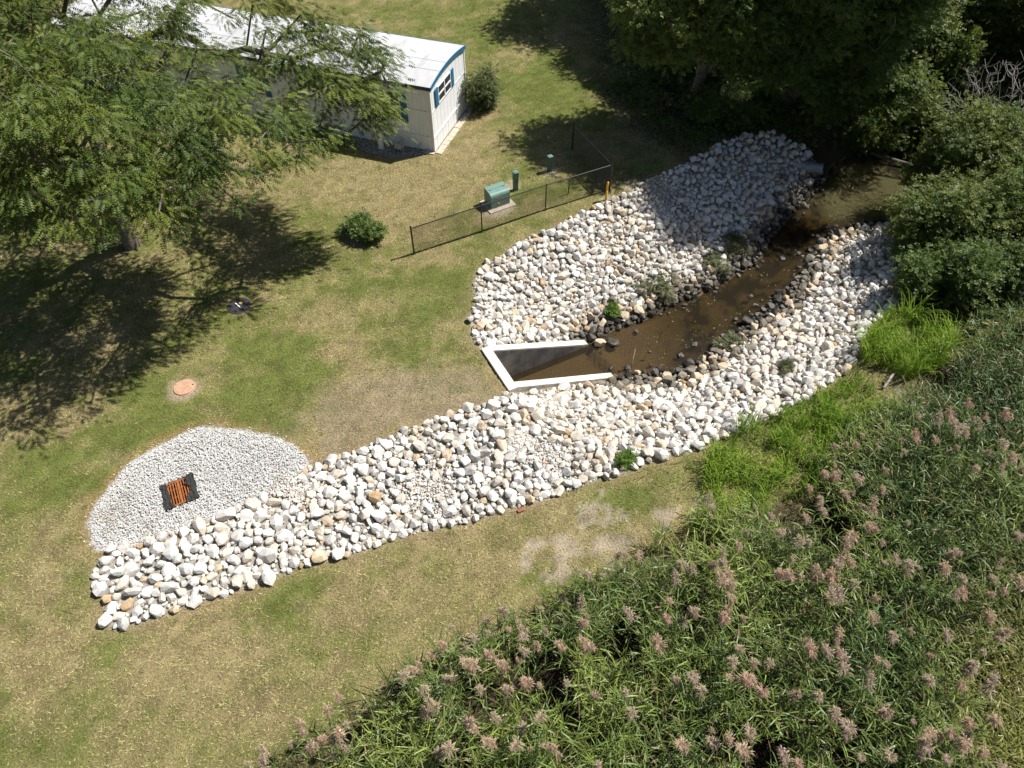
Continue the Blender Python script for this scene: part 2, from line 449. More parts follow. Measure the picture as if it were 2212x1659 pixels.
THATCH = poly([(640, 920), (700, 860), (800, 820), (900, 800), (1000, 780), (1050, 790), (1080, 850), (980, 890), (880, 925), (780, 965), (690, 995), (660, 970)])
def thatch(x, y):
    d = sdist(np.column_stack([x, y]), THATCH) + 3.4 * (fbm(x, y, .8, 401) - .5) + 1.4 * (fbm(x, y, 4, 402) - .5)
    return .72 * smooth(.8, -.8, d)
def mix(a, b, t): return a * (1 - t[:, None]) + b * t[:, None]
C = lambda *c: np.array(c, float)

# house frame
HC = np.array([-3.48, 28.75]); hang = math.radians(161.5)
EX = np.array([math.cos(hang), math.sin(hang)]); EY = np.array([math.cos(hang - math.pi / 2), math.sin(hang - math.pi / 2)])
HWID, HLEN = 3.96, 19.5
def hp(a, b): return HC + EX * a + EY * b
UTIL_BED = np.array([hp(.2, -.05), hp(0.5, -.5), hp(1.6, -1.0), hp(2.9, -1.05), hp(4.2, -.5), hp(6, -.4), hp(HLEN, -.4), hp(HLEN, -.05)])

# ------------------------------------------------------------------ ground sheet
def axis(lo, hi, st, far):
    a = np.arange(lo, hi + 1e-6, st)
    b = [lo]; s = st
    while b[-1] > -far: s *= 1.35; b.append(b[-1] - s)
    c = [hi]; s = st
    while c[-1] < far: s *= 1.35; c.append(c[-1] + s)
    return np.concatenate([np.array(b[:0:-1]), a, np.array(c[1:])])
gx = axis(-20, 23, 0.165, 400); gy = axis(5, 44, 0.165, 400)
X, Y = np.meshgrid(gx, gy)
PP = np.stack([X.ravel(), Y.ravel()], 1)
Zg = height(PP)
nx, ny = len(gx), len(gy)
def ground_color(P):
    x, y = P[:, 0], P[:, 1]
    g = green_map(x, y)
    f = fbm(x, y, 3.5, 44, 3)
    c = mix(C(.26, .205, .105) * np.ones((len(P), 3)), C(.135, .15, .042) * np.ones((len(P), 3)), g)
    c = c * (0.5 + 1.0 * f)[:, None]
    near = (np.abs(x) < 40) & (y > 0) & (y < 60)
    i = np.where(near)[0]; Q = P[i]; qx, qy = Q[:, 0], Q[:, 1]
    wob = 0.55 * (fbm(qx, qy, 1.4, 21) - 0.5) * 2
    cc = c[i]
    for s in SOIL:
        d = sdist(Q, s)
        cc = mix(cc, C(.34, .285, .205) * (0.35 + 1.2 * f[i])[:, None], 0.9 * smooth(0.2, -0.1, d + 1.9 * wob + 2.4 * (fbm(qx, qy, 3.0, 88) - .34)))
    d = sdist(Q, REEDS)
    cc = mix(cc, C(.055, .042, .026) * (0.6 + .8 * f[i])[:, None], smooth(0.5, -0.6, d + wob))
    d = np.minimum(sdist(Q, FAR_ROCK), sdist(Q, NEAR_ROCK))
    cc = mix(cc, C(.30, .22, .13) * np.ones_like(cc), 0.6 * smooth(0.5, 0.0, d + .5 * wob))
    cc = mix(cc, C(.36, .335, .29) * (0.6 + .8 * f[i])[:, None], smooth(0.1, -0.15, d))
    d = sdist(Q, GRAVEL)
    cc = mix(cc, C(.30, .19, .09) * np.ones_like(cc), 0.75 * smooth(0.45, 0.05, d + .5 * wob))
    cc = mix(cc, C(.58, .58, .57) * np.ones_like(cc), smooth(0.05, -0.05, d))
    d = sdist(Q, UTIL_BED)
    cc = mix(cc, C(.22, .2, .18) * (0.6 + .8 * f[i])[:, None], smooth(0.05, -0.05, d + .2 * wob))
    # matted dry thatch between the gravel and the headwall
    th_ = thatch(qx, qy)
    cc = mix(cc, C(.27, .215, .155) * (0.55 + .9 * f[i])[:, None], .8 * th_ * np.where((sdist(Q, NEAR_ROCK) > 0) & (sdist(Q, GRAVEL) > 0) & ~inside(Q, RIM), 1, 0))
    # bare rings and worn strips
    for (u, v, r, col) in [(461 / 1.1573, 972 / 1.1573, .56, C(.36, .29, .2)), (785, 505, .95, C(.36, .3, .22)), (1310, 432, .5, C(.4, .33, .24)), (1105, 405, .45, C(.4, .34, .25)),
                           (1190, 372, .42, C(.4, .34, .25)), (1078, 452, .85, C(.42, .35, .26)), (1365, 400, .6, C(.36, .31, .24))]:
        a, b = G(u, v)
        d = np.hypot(qx - a, qy - b)
        cc = mix(cc, col * np.ones_like(cc), 0.9 * smooth(r, r * 0.6, d + .6 * wob))
    # dark woodland litter on the right, with some shade painted into its colour
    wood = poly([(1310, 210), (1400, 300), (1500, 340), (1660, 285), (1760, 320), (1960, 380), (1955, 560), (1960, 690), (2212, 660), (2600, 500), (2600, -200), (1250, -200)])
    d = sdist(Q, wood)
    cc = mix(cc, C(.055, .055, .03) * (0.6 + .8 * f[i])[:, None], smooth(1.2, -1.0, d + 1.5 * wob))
    ht = height(Q)
    dw = sdist(Q, WATER)
    inr = inside(Q, RIM)
    cc = mix(cc, C(.07, .055, .038) * np.ones_like(cc), np.where(inr, smooth(0.9, 0.1, dw), 0))
    al = fbm(qx, qy, 1.6, 63, 4)
    bedc = mix(C(.19, .145, .085) * np.ones_like(cc), C(.02, .018, .011) * np.ones_like(cc), smooth(.37, .52, al))
    bedc = mix(bedc, C(.20, .15, .04) * np.ones_like(cc), 0.8 * smooth(.52, .62, fbm(qx, qy, 2.6, 71, 4)))
    a0, b0 = G(1230, 770, ZW)
    bedc = mix(bedc, C(.36, .28, .17) * np.ones_like(cc), .92 * smooth(4.6, 3.0, np.hypot(qx - a0, qy - b0)))
    a0, b0 = G(1880, 400, ZW)
    bedc = mix(bedc, C(.36, .42, .29) * np.ones_like(cc), smooth(3.8, 2.0, np.hypot(qx - a0, qy - b0)))
    cc = mix(cc, bedc, smooth(.02, -.1, np.where(inside(Q, CHANNEL_BOX), -1, dw)))
    c[i] = cc
    return np.clip(c, 0.005, 0.85)
ii = np.arange(nx * ny).reshape(ny, nx)
Fg = np.stack([ii[:-1, :-1].ravel(), ii[:-1, 1:].ravel(), ii[1:, 1:].ravel(), ii[1:, :-1].ravel()], 1)
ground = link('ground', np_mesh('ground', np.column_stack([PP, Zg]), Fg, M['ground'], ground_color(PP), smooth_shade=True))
tag(ground, 'mown lawn and creek banks of dry grass, soil and mud', kind='structure')
def hz(x, y): return float(height(np.array([[x, y]], float))[0])

# ------------------------------------------------------------------ water
m, nt, p, o = mat_base('muddy_creek_water')
nt.nodes.remove(p)
tr = nt.nodes.new('ShaderNodeBsdfTransparent'); gl = nt.nodes.new('ShaderNodeBsdfGlossy'); df = nt.nodes.new('ShaderNodeBsdfDiffuse')
gl.inputs['Roughness'].default_value = 0.03
tr.inputs['Color'].default_value = (0.52, 0.47, 0.37, 1)
df.inputs['Color'].default_value = (0.078, 0.064, 0.042, 1)
n = add_noise(nt, 6.0, 3, 0.5, 'World')
bp = nt.nodes.new('ShaderNodeBump'); bp.inputs['Strength'].default_value = 0.14; bp.inputs['Distance'].default_value = 0.02
nt.links.new(n.outputs[0], bp.inputs['Height']); nt.links.new(bp.outputs[0], gl.inputs['Normal'])
fr = nt.nodes.new('ShaderNodeFresnel'); fr.inputs['IOR'].default_value = 1.33
nt.links.new(bp.outputs[0], fr.inputs['Normal'])
m1 = nt.nodes.new('ShaderNodeMixShader'); m1.inputs[0].default_value = 0.2
m2 = nt.nodes.new('ShaderNodeMixShader')
nt.links.new(tr.outputs[0], m1.inputs[1]); nt.links.new(df.outputs[0], m1.inputs[2])
nt.links.new(fr.outputs[0], m2.inputs[0]); nt.links.new(m1.outputs[0], m2.inputs[1]); nt.links.new(gl.outputs[0], m2.inputs[2])
nt.links.new(m2.outputs[0], o.inputs['Surface'])
M['water'] = m
bm = bmesh.new()
ring = [hw(.005, HW_W - .005), hw(HW_L + .05, HW_W - .005)]
# shoreline pushed a little into the banks so that the bank itself cuts the edge
nW = len(WATER)
for i in range(nW):
    a = WATER[i - 1]; b = WATER[(i + 1) % nW]
    t = (b - a) / np.linalg.norm(b - a)
    nrm = np.array([-t[1], t[0]])
    if i in (0, nW - 1): continue
    q = WATER[i]
    test = q + nrm * 0.3
    if inside(test[None], WATER)[0]: nrm = -nrm
    ring.append(q + nrm * 0.35)
ring += [hw(HW_L + .05, .005), hw(.005, .005)]
vs = [bm.verts.new((q[0], q[1], ZW)) for q in ring]
fc = bm.faces.new(vs)
bmesh.ops.triangulate(bm, faces=[fc])
bmesh.ops.recalc_face_normals(bm, faces=bm.faces)
me = bpy.data.meshes.new('creek_water'); bm.to_mesh(me); bm.free()
if me.polygons[0].normal.z < 0: me.flip_normals()
me.materials.append(M['water'])
tag(link('creek_water', me), 'shallow brown creek water between the stone banks', kind='structure')

# algae mats and leaves floating on the creek
r = np.random.default_rng(90)
lo, hi = WATER.min(0), WATER.max(0)
q = lo + r.random((9000, 2)) * (hi - lo)
q = q[inside(q, WATER)]
q = q[fbm(q[:, 0], q[:, 1], .9, 92) > .52][:900]
n = len(q); an = r.uniform(0, 6.28, n); sz = r.uniform(.015, .05, n)
ca, sa = np.cos(an) * sz, np.sin(an) * sz
z_ = np.full(n, ZW + .004)
V = np.stack([np.column_stack([q[:, 0] + ca, q[:, 1] + sa, z_]), np.column_stack([q[:, 0] - sa * .6, q[:, 1] + ca * .6, z_ + .012]), np.column_stack([q[:, 0] - ca, q[:, 1] - sa, z_]), np.column_stack([q[:, 0] + sa * .5, q[:, 1] - ca * .5, z_ + .004])], 1)
cc_ = np.where(r.random(n)[:, None] < .75, C(.10, .085, .03), C(.30, .25, .14)) * r.uniform(.6, 1.2, n)[:, None]
tag(link('floating_debris', np_mesh('floating_debris', V.reshape(-1, 3), np.arange(4 * n).reshape(n, 4), M['grass'], np.repeat(cc_, 4, 0))), 'leaf scraps and algae floating on the brown creek', kind='stuff')

# ------------------------------------------------------------------ concrete headwall
t = empty('concrete_headwall', (*hw(0, 0), 0))
tag(t, 'pale concrete culvert headwall with two sloping wing walls at the creek head', 'headwall')
Ra = math.atan2(HA[1], HA[0]); t.rotation_euler = (0, 0, Ra)
TOP = 0.07
w = HW_W
MB().quad_prism([(-HW_TB, -HW_TW), (0, -HW_TW), (0, w + HW_TW), (-HW_TB, w + HW_TW)], -2.3, TOP).build('back_wall', M['concrete'], t, 0.015)
for n0, n1, nm in ((-HW_TW, 0, 'near'), (w, w + HW_TW, 'far')):
    wl = MB().quad_prism([(0.003, n0), (HW_L, n0), (HW_L, n1), (0.003, n1)], -2.3, [TOP - .002, ZW + .08, ZW + .08, TOP - .002]).build('wing_wall', M['concrete'], t, 0.012)
    s = -1 if nm == 'far' else 1
    yi = n0 if nm == 'far' else n1
    # darker water stained cast face with panel joints
    k = 0.0; pw = 0.62
    while k < HW_L - 0.3:
        k1 = min(k + pw, HW_L - .05)
        za = TOP - .05 + (ZW - TOP + .08) * k / HW_L; zb = TOP - .05 + (ZW - TOP + .08) * k1 / HW_L
        y0, y1 = (yi - .012, yi - .002) if nm == 'far' else (yi + .002, yi + .012)
        MB().quad_prism([(k + .012, y0), (k1 - .012, y0), (k1 - .012, y1), (k + .012, y1)], -2.2, [za, zb, zb, za]).build('form_panel', M['concrete_in'], wl)
        k = k1

# ------------------------------------------------------------------ riprap and gravel
STONE_V = []
for k in range(36):
    r = np.random.default_rng(100 + k)
    n = 27
    ga = np.arange(n) + .5
    ph = np.arccos(1 - 2 * ga / n); th = np.pi * (1 + 5 ** .5) * ga
    v = np.stack([np.cos(th) * np.sin(ph), np.sin(th) * np.sin(ph), np.cos(ph)], 1) + r.normal(0, .16, (n, 3))
    v /= np.linalg.norm(v, axis=1)[:, None]
    e = r.uniform(2.4, 4.6)
    v = v / (np.sum(np.abs(v) ** e, axis=1) ** (1 / e))[:, None]
    v *= np.array([1.0, r.uniform(.68, .98), r.uniform(.55, .85)])
    for q in range(6):                       # a few cleaved faces
        nrm = r.normal(size=3); nrm /= np.linalg.norm(nrm)
        d = v @ nrm; cut = r.uniform(.62, .8) * d.max()
        v = v - np.clip(d - cut, 0, None)[:, None] * nrm
    v *= r.uniform(.95, 1.05, size=(n, 1))
    bm = bmesh.new()
    vs = [bm.verts.new(q) for q in v]
    bmesh.ops.convex_hull(bm, input=vs)
    bmesh.ops.delete(bm, geom=[q for q in bm.verts if not q.link_faces], context='VERTS')
    bmesh.ops.triangulate(bm, faces=bm.faces)
    bmesh.ops.recalc_face_normals(bm, faces=bm.faces)
    bm.verts.index_update()
    STONE_V.append((np.array([tuple(q.co) for q in bm.verts]), np.array([[q.index for q in f.verts] for f in bm.faces])))
    bm.free()
STONE_ME = []
for k, (v, f) in enumerate(STONE_V):
    STONE_ME.append(np_mesh('stone', v, f, STONES[0]))
def pack(pg, classes, seed, over=0.71, keep=None, sizemap=None):
    r = np.random.default_rng(seed)
    lo, hi = pg.min(0), pg.max(0)
    cell = 0.7
    gridd = {}
    out = []
    area = (hi - lo).prod()
    for (r0, r1, tries) in classes:
        n = int(area * tries)
        Q = lo + r.random((n, 2)) * (hi - lo)
        ok = inside(Q, pg)
        if keep is not None: ok &= keep(Q)
        Q = Q[ok]
        R = r0 + (r1 - r0) * r.random(len(Q)) ** 1.4
        if sizemap is not None: R = R * sizemap(Q)
        for (qx, qy), q in zip(Q, R):
            ci, cj = int(qx // cell), int(qy // cell)
            good = True
            for a in (-1, 0, 1):
                for b in (-1, 0, 1):
                    for (ox, oy, orr) in gridd.get((ci + a, cj + b), ()):
                        if (ox - qx) ** 2 + (oy - qy) ** 2 < (over * (q + orr)) ** 2: good = False; break
                    if not good: break
                if not good: break
            if good:
                gridd.setdefault((ci, cj), []).append((qx, qy, q))
                out.append((qx, qy, q))
    return np.array(out)
def rot_mats(n, r, tilt=0.5):
    yaw = r.uniform(0, 2 * np.pi, n); a = r.normal(0, tilt, n); b = r.normal(0, tilt, n)
    cz, sz, cx, sx, cy, sy = np.cos(yaw), np.sin(yaw), np.cos(a), np.sin(a), np.cos(b), np.sin(b)
    Rz = np.zeros((n, 3, 3)); Rz[:, 0, 0] = cz; Rz[:, 0, 1] = -sz; Rz[:, 1, 0] = sz; Rz[:, 1, 1] = cz; Rz[:, 2, 2] = 1
    Rx = np.zeros((n, 3, 3)); Rx[:, 0, 0] = 1; Rx[:, 1, 1] = cx; Rx[:, 1, 2] = -sx; Rx[:, 2, 1] = sx; Rx[:, 2, 2] = cx
    Ry = np.zeros((n, 3, 3)); Ry[:, 1, 1] = 1; Ry[:, 0, 0] = cy; Ry[:, 0, 2] = sy; Ry[:, 2, 0] = -sy; Ry[:, 2, 2] = cy
    return Rz @ Rx @ Ry
def stone_bed(name, label, pg, seed, classes, sizemap=None, nmax=300, white=0.62):
    hb = np.array([hw(-HW_TB - .02, -HW_TW - .05), hw(HW_L + .02, -HW_TW - .05), hw(HW_L + .02, HW_W + HW_TW + .05), hw(-HW_TB - .02, HW_W + HW_TW + .05)])
    S = pack(pg, classes, seed, keep=lambda Q: ~inside(Q, hb) & (dist(Q, hb) > .1) & (sdist(Q, WATER) > .02), sizemap=sizemap)
    r = np.random.default_rng(seed + 1)
    n = len(S)
    P2 = S[:, :2]; R = S[:, 2]
    z = height(P2) + R * 0.36 + r.uniform(-.03, .06, n)
    dw = sdist(P2, WATER); inr = inside(P2, RIM)
    wet = np.where(inr, dw, 9) + r.normal(0, .16, n) + 0.5 * (fbm(P2[:, 0], P2[:, 1], .5, 77) - .5)
    u = r.random(n)
    mi = np.select([u < white, u < white + .2, u < white + .235, u < white + .25], [0, 1, 2, 3], 4)
    patch = fbm(P2[:, 0], P2[:, 1], .35, seed + 5)
    mi = np.where((patch > .56) & (u > .35) & (u < .62), 1, mi)
    mi = np.where(wet < 0.95, np.where(u < .45, 5, np.where(u < .8, 2, mi)), mi)
    mi = np.where(wet < 0.62, np.where(u < .8, 5, 2), mi)
    mi = np.where(wet < 0.3, 6, mi)
    var = r.integers(0, len(STONE_V), n)
    RM = rot_mats(n, r, .45)
    SC = R[:, None] * np.column_stack([r.uniform(.95, 1.22, n), r.uniform(.9, 1.1, n), r.uniform(.85, 1.15, n)])
    root = empty(name, (*pg.mean(0), 0))
    tag(root, label, 'riprap')
    off = np.array([*pg.mean(0), 0])
    dep = project(np.column_stack([P2, z]))[2]
    app = R / dep * in_frame(np.column_stack([P2, z]), -.01)
    order = np.argsort(-app)
    for i in order[:nmax]:
        o = bpy.data.objects.new('stone', STONE_ME[var[i]])
        A = np.eye(4); A[:3, :3] = RM[i] * SC[i][None, :]
        A[:3, 3] = np.array([P2[i, 0], P2[i, 1], z[i]]) - off
        o.matrix_basis = Matrix(A.tolist())
        COL.objects.link(o); o.parent = root
        o.material_slots[0].link = 'OBJECT'; o.material_slots[0].material = STONES[mi[i]]
    Vs, Fs, Ms = [], [], []; b = 0
    for i in order[nmax:]:
        v, f = STONE_V[var[i]]
        vv = (v * SC[i]) @ RM[i].T + np.array([P2[i, 0], P2[i, 1], z[i]]) - off
        Vs.append(vv); Fs.append(f + b); Ms.append(np.full(len(f), mi[i])); b += len(vv)
    if not Vs: return root
    o = link('small_stones', np_mesh('small_stones', np.concatenate(Vs), np.concatenate(Fs), STONES, midx=np.concatenate(Ms)), root)
    tag(o, kind='stuff')
    print(name, n)
    return root
cl = [(.19, .26, 6), (.145, .195, 42), (.095, .14, 75), (.055, .085, 70)]
fine = [G(925, 1060), G(1190, 985), G(1200, 860), G(1440, 440), G(1130, 950), G(640, 1060)]
def smap_near(Q):
    s = np.ones(len(Q))
    for (a, b), r in zip(fine, (.62, .45, .3, .1, .25, .5)):
        s *= 1 - .68 * np.exp(-((Q[:, 0] - a) ** 2 + (Q[:, 1] - b) ** 2) / (r * r))
    return s * (0.93 + .07 * smooth(-3, -9, Q[:, 0]))
def smap_far(Q):
    a, b = G(1430, 400)
    return 0.90 * (1 - .65 * np.exp(-((Q[:, 0] - a) ** 2 + (Q[:, 1] - b) ** 2) / 1.2))
stone_bed('riprap_near_bank', 'long band of white limestone boulders from the gravel patch along the near creek side', NEAR_ROCK, 21, cl, smap_near)
stone_bed('riprap_far_bank', 'sloping bank of white limestone boulders between the chain link fence and the creek', FAR_ROCK, 22, cl, smap_far)
# heap at the lower right corner
cr = poly([(2175, 1640), (2230, 1610), (2330, 1650), (2300, 1740), (2190, 1720)])
stone_bed('riprap_heap', 'small heap of white stones at the lower right corner beside the reeds', cr, 23, cl, None, 60)
# white fines washed between the boulders, and the gravel around the grate
def chips(name, label, pts, sizes, seed, mats, kind='stuff', parent=None):
    r = np.random.default_rng(seed)
    n = len(pts); RM = rot_mats(n, r, 1.0)
    base = [(np.array([[1, 0, -.3], [-.6, .8, -.35], [-.5, -.9, -.25], [.2, .35, .6], [.1, -.5, .5], [-.7, 0, .35]], float),
             np.array([[0, 1, 3], [0, 3, 4], [0, 4, 2], [1, 5, 3], [3, 5, 4], [4, 5, 2], [1, 2, 5], [0, 2, 1]]))]
    v, f = base[0]
    V = np.einsum('nij,nkj->nki', RM, v[None] * sizes[:, None, None]) + pts[:, None, :]
    F = f[None] + (np.arange(n) * len(v))[:, None, None]
    mi = np.repeat(r.choice(len(mats), n, p=[.55, .15, .05, .25] if len(mats) == 4 else None), len(f))
    o = link(name, np_mesh(name, V.reshape(-1, 3), F.reshape(-1, 3), mats, midx=mi), parent)
    tag(o, label, None, None, kind)
    return o
def scatter(pg, dens, seed):
    r = np.random.default_rng(seed)
    lo, hi = pg.min(0), pg.max(0)
    Q = lo + r.random((int((hi - lo).prod() * dens), 2)) * (hi - lo)
    return Q[inside(Q, pg)], r
q, r = scatter(WATER, 9, 95)
q = q[(fbm(q[:, 0], q[:, 1], .8, 96) + .35 * smooth(.9, 0, -sdist(q, WATER)) > .70)]
Vs, Fs, Ms = [], [], []; b = 0
for (x_, y_) in q:
    v, f = STONE_V[int(r.integers(0, 36))]; sc_ = r.uniform(.05, .15)
    a_ = r.uniform(0, 6.28); R2 = np.array([[math.cos(a_), -math.sin(a_), 0], [math.sin(a_), math.cos(a_), 0], [0, 0, 1]])
    vv = (v * sc_) @ R2.T + np.array([x_, y_, ZW - .05 + r.uniform(-.06, .05)])
    Vs.append(vv); Fs.append(f + b); Ms.append(np.full(len(f), 6 if r.random() < .8 else 5)); b += len(vv)
tag(link('creek_bed_stones', np_mesh('creek_bed_stones', np.concatenate(Vs), np.concatenate(Fs), STONES, midx=np.concatenate(Ms))), 'dark wet stones lying in the shallow creek', kind='stuff')
GRATE_C = np.array([-9.67, 10.87]); GA = math.radians(27)
def in_grate(Q, m=.47):
    d = Q - GRATE_C
    a = d @ np.array([math.cos(GA), math.sin(GA)]); b = d @ np.array([-math.sin(GA), math.cos(GA)])
    return (np.abs(a) < m) & (np.abs(b) < m)
Q, r = scatter(GRAVEL, 850, 31)
d = -sdist(Q, GRAVEL) + .25 * (fbm(Q[:, 0], Q[:, 1], 2, 9) - .5)
Q = Q[(d > r.random(len(Q)) * .12) & ~in_grate(Q)]
Q2, r2 = scatter(GRAVEL.mean(0) + (GRAVEL - GRAVEL.mean(0)) * 1.07, 22, 33)
Q = np.concatenate([Q, Q2[~in_grate(Q2)]])
sz = r.uniform(.017, .038, len(Q)) * np.where(r.random(len(Q)) < .05, 1.5, 1)
rise = .05 * smooth(0, .5, np.clip(-sdist(Q, GRAVEL), 0, 1))
chips('gravel_patch', 'patch of pale grey crushed gravel around the rusty storm grate', np.column_stack([Q, height(Q) + .012 + rise * r.random(len(Q)) + .01]), sz, 32,
      [STONES[7], STONES[0], STONES[1], STONES[4]])
pts, szs = [], []
for k, ((a, b), rr) in enumerate(zip(fine, (.9, .8, .45, .5, .4, .6))):
    r = np.random.default_rng(50 + k)
    q = np.array([a, b]) + r.normal(0, rr * .6, (900, 2))
    pts.append(np.column_stack([q, height(q) + r.uniform(.02, .09, len(q))])); szs.append(r.uniform(.02, .055, len(q)))
for pg, sd in ((NEAR_ROCK, 61), (FAR_ROCK, 62)):
    q, r = scatter(pg, 18, sd)
    kk = (sdist(q, WATER) > .8) & (sdist(q, np.array([hw(-HW_TB, -HW_TW - .1), hw(HW_L, -HW_TW - .1), hw(HW_L, HW_W + HW_TW + .1), hw(-HW_TB, HW_W + HW_TW + .1)])) > 0)
    q = q[kk]
    pts.append(np.column_stack([q, height(q) + r.uniform(.01, .07, len(q))])); szs.append(r.uniform(.02, .06, len(q)))
chips('stone_chips', 'crushed white stone chips filling the gaps between the boulders', np.concatenate(pts), np.concatenate(szs), 70, [STONES[0], STONES[1], STONES[2], STONES[4]])
q, r = scatter(UTIL_BED, 160, 81)
chips('utility_gravel', 'grey gravel bed along the shaded wall of the mobile home', np.column_stack([q, height(q) + .015]), r.uniform(.02, .045, len(q)), 82, [STONES[4], STONES[7], STONES[2], STONES[4]])

# ------------------------------------------------------------------ mobile home
home = empty('mobile_home', (HC[0], HC[1], 0), hang)
tag(home, 'long white mobile home with arched white roof and blue shutters behind the tree', 'mobile home')
W, L = -HWID, HLEN          # local +x along the long side, local -y towards the back
ZS, ZT, ARCH = 0.70, 3.02, 0.23
def arch(b):                # roof height over the width, b from 0 (front) to 1 (back)
    return ZT + ARCH * (1 - abs(2 * b - 1) ** 2.0)
def siding_long(y, out, z0, z1, x0, x1, pitch=.2):
    mb = MB(); x = x0; prof = []
    while x < x1 - 1e-6:
        for dx, dd in ((0, 0), (.06, 0), (.075, .02), (.185, .02)):
            if x + dx < x1: prof.append((x + dx, y + out * dd))
        x += pitch
    prof.append((x1, y))
    b = len(mb.v)
    for px, py in prof: mb.v.append((px, py, z0)); mb.v.append((px, py, z1))
    for i in range(len(prof) - 1): mb.f.append((2 * i, 2 * i + 2, 2 * i + 3, 2 * i + 1))
    return mb
# core walls
core = MB()
nA = 14
endp = [(b / nA) for b in range(nA + 1)]
for xx in (0.03, L - 0.03):
    b0 = len(core.v)
    for q in endp:
        core.v.append((xx, W * (.008 + .984 * q), 0.0)); core.v.append((xx, W * (.008 + .984 * q), arch(q) - .03))
    for i in range(nA): core.f.append((b0 + 2 * i, b0 + 2 * i + 1, b0 + 2 * i + 3, b0 + 2 * i + 2))
core.f.append((0, 1, 2 * nA + 3, 2 * nA + 2)); core.f.append((2 * nA, 2 * nA + 1, 4 * nA + 3, 4 * nA + 2))
wall = core.build('wall', M['siding'], home)
siding_long(0.0, 1, ZS, ZT, 0.06, L).build('long_siding', M['siding'], wall)
siding_long(0.0, 1, 0.02, ZS - .02, 0.06, L, .32).build('skirting', M['siding'], home)
MB().box(-.02, L, .018, .05, ZS - .035, ZS + .025).build('skirting_rail', M['trim'], home)
MB().box(.06, L, .02, .04, 1.86, 1.92).build('belt_trim', M['trim'], home)
# end wall: siding above, separate skirting panels below
mb = MB(); y = -.05; k = 0
prof = []
while y > W + .02:
    for dy, dd in ((0, 0), (.10, 0), (.106, .006), (.30, .006), (.306, 0)):
        if y - dy > W + .02: prof.append((y - dy, -dd))
    y -= .40
prof.append((W + .02, 0))
for py, px in prof:
    mb.v.append((px + .01, py, ZS)); mb.v.append((px + .01, py, arch(py / W) - .02))
for i in range(len(prof) - 1): mb.f.append((2 * i, 2 * i + 1, 2 * i + 3, 2 * i + 2))
mb.build('end_siding', M['siding'], wall)
np_ = 12; pw = HWID / np_
for i in range(np_):
    MB().box(-.012 - .004 * (i % 2), .02, -(i + 1) * pw + .012, -i * pw - .012, 0.03, ZS - .03).build('skirting_panel', M['siding'], home, .004)
MB().box(-.04, -.002, W, 0.02, ZS - .03, ZS + .03).build('skirting_rail', M['trim'], home)
MB().box(-.016, -.004, W, 0.0, 1.86, 1.90).build('belt_trim', M['trim'], home)
for yy in (0.03, W - .03):
    MB().box(-.03, .05, yy - .035, yy + .035, 0.02, ZT + .02).build('corner_trim', M['trim'], home, .006)
# roof shell with overhang
mb = MB(); nR = 20
for xx in (-.07, L + .07):
    for q in range(nR + 1):
        bq = q / nR; yy = .07 + (W - .14) * bq
        mb.v.append((xx, yy, arch(bq) + .035)); mb.v.append((xx, yy, arch(bq) - .005))
s = 2 * (nR + 1)
for q in range(nR):
    mb.f.append((2 * q, 2 * q + 2, s + 2 * q + 2, s + 2 * q)); mb.f.append((2 * q + 1, s + 2 * q + 1, s + 2 * q + 3, 2 * q + 3))
    mb.f.append((2 * q, 2 * q + 1, 2 * q + 3, 2 * q + 2)); mb.f.append((s + 2 * q, s + 2 * q + 2, s + 2 * q + 3, s + 2 * q + 1))
mb.f.append((0, s, s + 1, 1)); mb.f.append((2 * nR, 2 * nR + 1, s + 2 * nR + 1, s + 2 * nR))
roof = mb.build('roof', M['roof'], home)
for bq in (.28, .46):                                     # lengthwise seams
    yy = .07 + (W - .14) * bq
    MB().box(-.06, L, yy - .012, yy + .012, arch(bq) + .026, arch(bq) + .043).build('roof_seam', M['seam'], roof)
for k in range(1, 7):                                     # cross seams
    mb = MB(); x0 = 2.9 * k
    for q in range(nR + 1):
        bq = q / nR; yy = .07 + (W - .14) * bq
        for dx in (-.01, .01): mb.v.append((x0 + dx, yy, arch(bq) + .041))
    for q in range(nR): mb.f.append((2 * q, 2 * q + 2, 2 * q + 3, 2 * q + 1))
    mb.build('roof_seam', M['seam'], roof)
for xx0, xx1 in ((-.095, -.068),):                        # curved blue end fascia
    mb = MB()
    for xx in (xx0, xx1):
        for q in range(nR + 1):
            bq = q / nR; yy = .075 + (W - .15) * bq
            mb.v.append((xx, yy, arch(bq) + .05)); mb.v.append((xx, yy, arch(bq) - .10))
    for q in range(nR):
        a = 2 * q; c = s + 2 * q
        mb.f += [(a, a + 1, a + 3, a + 2), (c, c + 2, c + 3, c + 1), (a, a + 2, c + 2, c), (a + 1, c + 1, c + 3, a + 3)]
    mb.f += [(0, s, s + 1, 1), (2 * nR, 2 * nR + 1, s + 2 * nR + 1, s + 2 * nR)]
    mb.build('end_fascia', M['blue'], roof)
MB().box(-.09, L + .07, .072, .1, ZT - .11, ZT + .045).build('eave_fascia', M['blue_shaded'], roof)
MB().box(-.09, L + .07, W - .1, W - .072, ZT - .11, ZT + .045).build('eave_fascia', M['blue'], roof)
